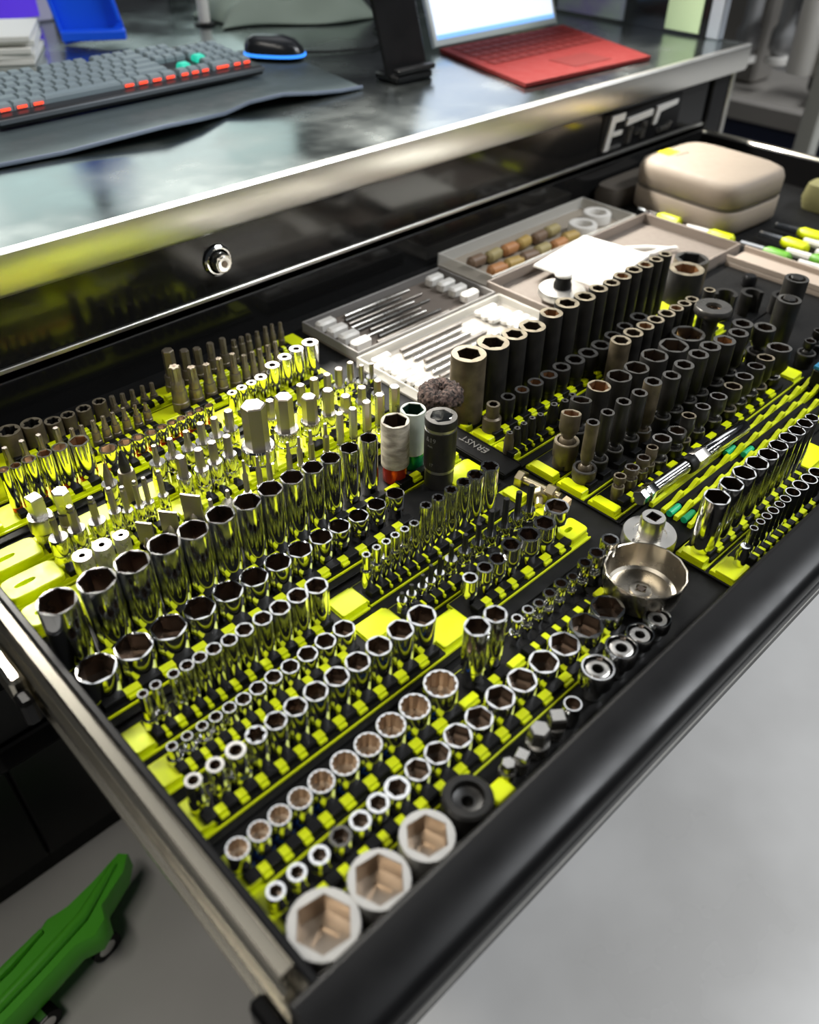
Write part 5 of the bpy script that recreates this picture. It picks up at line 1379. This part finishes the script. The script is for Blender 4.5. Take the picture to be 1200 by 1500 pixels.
for k, (xx, lab) in enumerate(((0.62, 'left wide monitor above the keyboard with only its bottom edge in view'), (1.28, 'right wide monitor behind the blue holder with only its bottom edge in view'))):
    t = tag(empty('monitor', (xx, 2.16, ZW)), lab, 'monitor', 'two wide monitors')
    link('foot', MB().box(-0.10, 0.10, -0.04, 0.03, 0, 0.010, 0.002).mesh('foot', SATINBLACK), t)
    link('neck', MB().box(-0.03, 0.03, 0.005, 0.02, 0.0101, 0.16, 0.002).mesh('neck', SATINBLACK), t)
    link('panel', MB().box(-0.315, 0.315, -0.02, 0.004, 0.12, 0.50, 0.004).mesh('panel', mat('monitor_grey', (0.10, 0.09, 0.10), 0, 0.45)), t)
    sr = link('display', MB().box(-0.305, 0.305, -0.0212, -0.0202, 0.135, 0.490).mesh('display', SCREEN, smooth=False), t)
    for j in range(7):
        link('screen_band', MB().box(-0.28 + 0.05 * j, -0.245 + 0.05 * j, -0.0218, -0.0213, 0.30, 0.47).mesh('screen_band', BANDW, smooth=False), sr)
# hutch frame and cards at the right end
ht = tag(empty('hutch_frame', (1.77, 1.25, ZW)), 'black hutch side panel at the right end of the worktop', 'hutch')
link('side_panel', MB().box(0.0, 0.012, -0.28, 0.60, 0.0, 0.75).mesh('side_panel', GLOSSBLACK), ht)
link('corner_post', MB().box(-0.004, 0.018, -0.312, -0.282, 0.0, 0.75, 0.003).mesh('corner_post', mat('grey_post', (0.34, 0.36, 0.40), 0.4, 0.4)), ht)
CARDG = mat('pale_green_card', (0.40, 0.50, 0.30), 0, 0.5)
CARDP = mat('violet_green_card', (0.20, 0.16, 0.36), 0, 0.5, col2=(0.34, 0.42, 0.34), nscale=9)
for k, (y0_, y1_, m__) in enumerate(((-0.265, -0.185, CARDG), (-0.08, 0.10, CARDP), (0.13, 0.24, CARDG))):
    g = MB().box(-0.004, -0.0005, y0_, y1_, 0.006, 0.20)
    tag(link('leaning_card', g.mesh('leaning_card', m__), None, (1.77, 1.25, ZW)), ['pale green card leaning on the hutch near the corner', 'violet and green card leaning on the hutch', 'pale green card farther back on the hutch'][k], 'card', 'cards leaning on the hutch')

# ================================================================== floor level and background
cr = tag(empty('green_creeper', (0.0, 0.735, -0.82), (0, 0, 0.20)), 'bright green plastic creeper end on a caster beside the cabinet', 'creeper')
body = [(-0.26, -0.055), (-0.10, -0.058), (0.02, -0.052), (0.055, -0.072), (0.085, -0.060), (0.10, -0.025), (0.17, 0.000), (0.20, 0.030), (0.19, 0.052), (0.12, 0.045), (0.06, 0.046), (0.02, 0.060), (-0.02, 0.046), (-0.26, 0.050)]
body = [(x * 0.78, y * 0.66) for x, y in body]
g = MB().rings([[(x, y, 0.050) for x, y in body], [(x * 1.0, y * 1.04, 0.060) for x, y in body], [(x, y * 1.02, 0.085) for x, y in body], [(x * 0.98, y * 0.86, 0.094) for x, y in body]], True, True)
link('deck', g.mesh('deck', LIMEGREEN, angle=50), cr)
g = MB().tube([(-0.19, -0.013, 0.096), (-0.04, -0.011, 0.098), (0.047, -0.007, 0.098), (0.130, 0.020, 0.096)], [0.007, 0.009, 0.009, 0.005], 10)
link('spine', g.mesh('spine', LIMEGREEN), cr)
g = MB().tube([(-0.18, 0.024, 0.097), (-0.06, 0.022, 0.099), (0.0, 0.026, 0.097)], [0.005, 0.007, 0.004], 8)
link('side_rib', g.mesh('side_rib', LIMEGREEN), cr)
for q in ((-0.070, -0.040), (0.050, -0.026), (0.05, 0.018)):
    w = link('caster', MB().tube([(0, -0.010, 0), (0, 0.010, 0)], 0.024, 18).mesh('caster', BLACKPL), cr, (q[0], q[1], 0.0245))
    link('caster_ring', MB().tube([(0, -0.0108, 0), (0, 0.0108, 0)], 0.014, 18).mesh('caster_ring', CHROME), w)
    link('fork', MB().box(-0.006, 0.006, -0.0135, 0.0135, 0.022, 0.028, 0.001).mesh('fork', CHROME), w)

# blurred machine beyond the right end
GREYM = mat('machine_grey', (0.22, 0.205, 0.185), 0.2, 0.5)
DGREY = mat('machine_dark', (0.05, 0.048, 0.046), 0, 0.5)
NAVY = mat('navy_panel', (0.006, 0.010, 0.032), 0, 0.5)
t = tag(empty('shop_machine', (2.68, 1.18, -0.82)), 'grey shop machine with two hanging rods beyond the worktop', 'machine')
link('navy_base', MB().box(-0.14, 0.20, -0.25, 0.45, 0.0, 0.68, 0.01).mesh('navy_base', NAVY), t)
link('table_plate', MB().box(-0.16, 0.26, -0.28, 0.50, 0.681, 0.74, 0.01).mesh('table_plate', GREYM), t)
for k, (xx, yy) in enumerate(((-0.10, 0.10), (-0.05, 0.02))):
    g = MB().tube([(xx, yy, 0.84), (xx, yy, 0.86), (xx, yy, 0.90), (xx, yy, 0.92), (xx, yy, 1.30)], [0.018, 0.034, 0.034, 0.024, 0.024], 14)
    r_ = link('hanging_rod', g.mesh('hanging_rod', mat('rod_grey', (0.30, 0.30, 0.30), 0.5, 0.4)), t)
    link('rod_tip', MB().lathe([(0.012, 0.812), (0.036, 0.822), (0.036, 0.838), (0.02, 0.8395)], 14).mesh('rod_tip', WHITEPL), r_, (xx, yy, 0))
g = MB()
tor = []
for k in range(13):
    tt = 2 * PI * k / 12
    tor.append([((0.10 + 0.032 * math.cos(tt)) * math.cos(2 * PI * i / 28), 0.032 * math.sin(tt), (0.10 + 0.032 * math.cos(tt)) * math.sin(2 * PI * i / 28)) for i in range(28)])
g.rings(tor)
link('hand_wheel', g.mesh('hand_wheel', GREYM, angle=180), t, (-0.10, -0.06, 1.14))
link('column', MB().box(0.0, 0.12, 0.10, 0.24, 0.741, 1.7, 0.01).mesh('column', GREYM), t)
link('gear_head', MB().box(-0.06, 0.06, -0.20, -0.08, 0.741, 0.93, 0.03).mesh('gear_head', DGREY), t)
for q in ((-0.155, -0.14, 0.56), (-0.09, -0.15, 0.775)):
    link('red_knob', MB().lathe([(0.012, -0.03), (0.028, -0.018), (0.030, 0.0), (0.018, 0.022)], 14).mesh('red_knob', mat('dusty_red', (0.42, 0.06, 0.07), 0, 0.5)), t, q)
t = tag(empty('steel_stand', (2.20, 0.875, -0.82)), 'pale grey post stand at the right photo border', 'stand')
link('post', MB().box(-0.022, 0.022, -0.022, 0.022, 0.012, 1.05, 0.004).mesh('post', mat('pale_post', (0.42, 0.42, 0.38), 0.3, 0.45)), t)
link('foot_plate', MB().box(-0.12, 0.12, -0.12, 0.12, 0.0, 0.012, 0.002).mesh('foot_plate', DGREY), t)
link('white_canister', MB().lathe([(0.035, 0.90), (0.038, 0.91), (0.038, 1.05), (0.03, 1.08)], 18).mesh('white_canister', WHITEPL), t, (0.0, 0.062, 0.0))
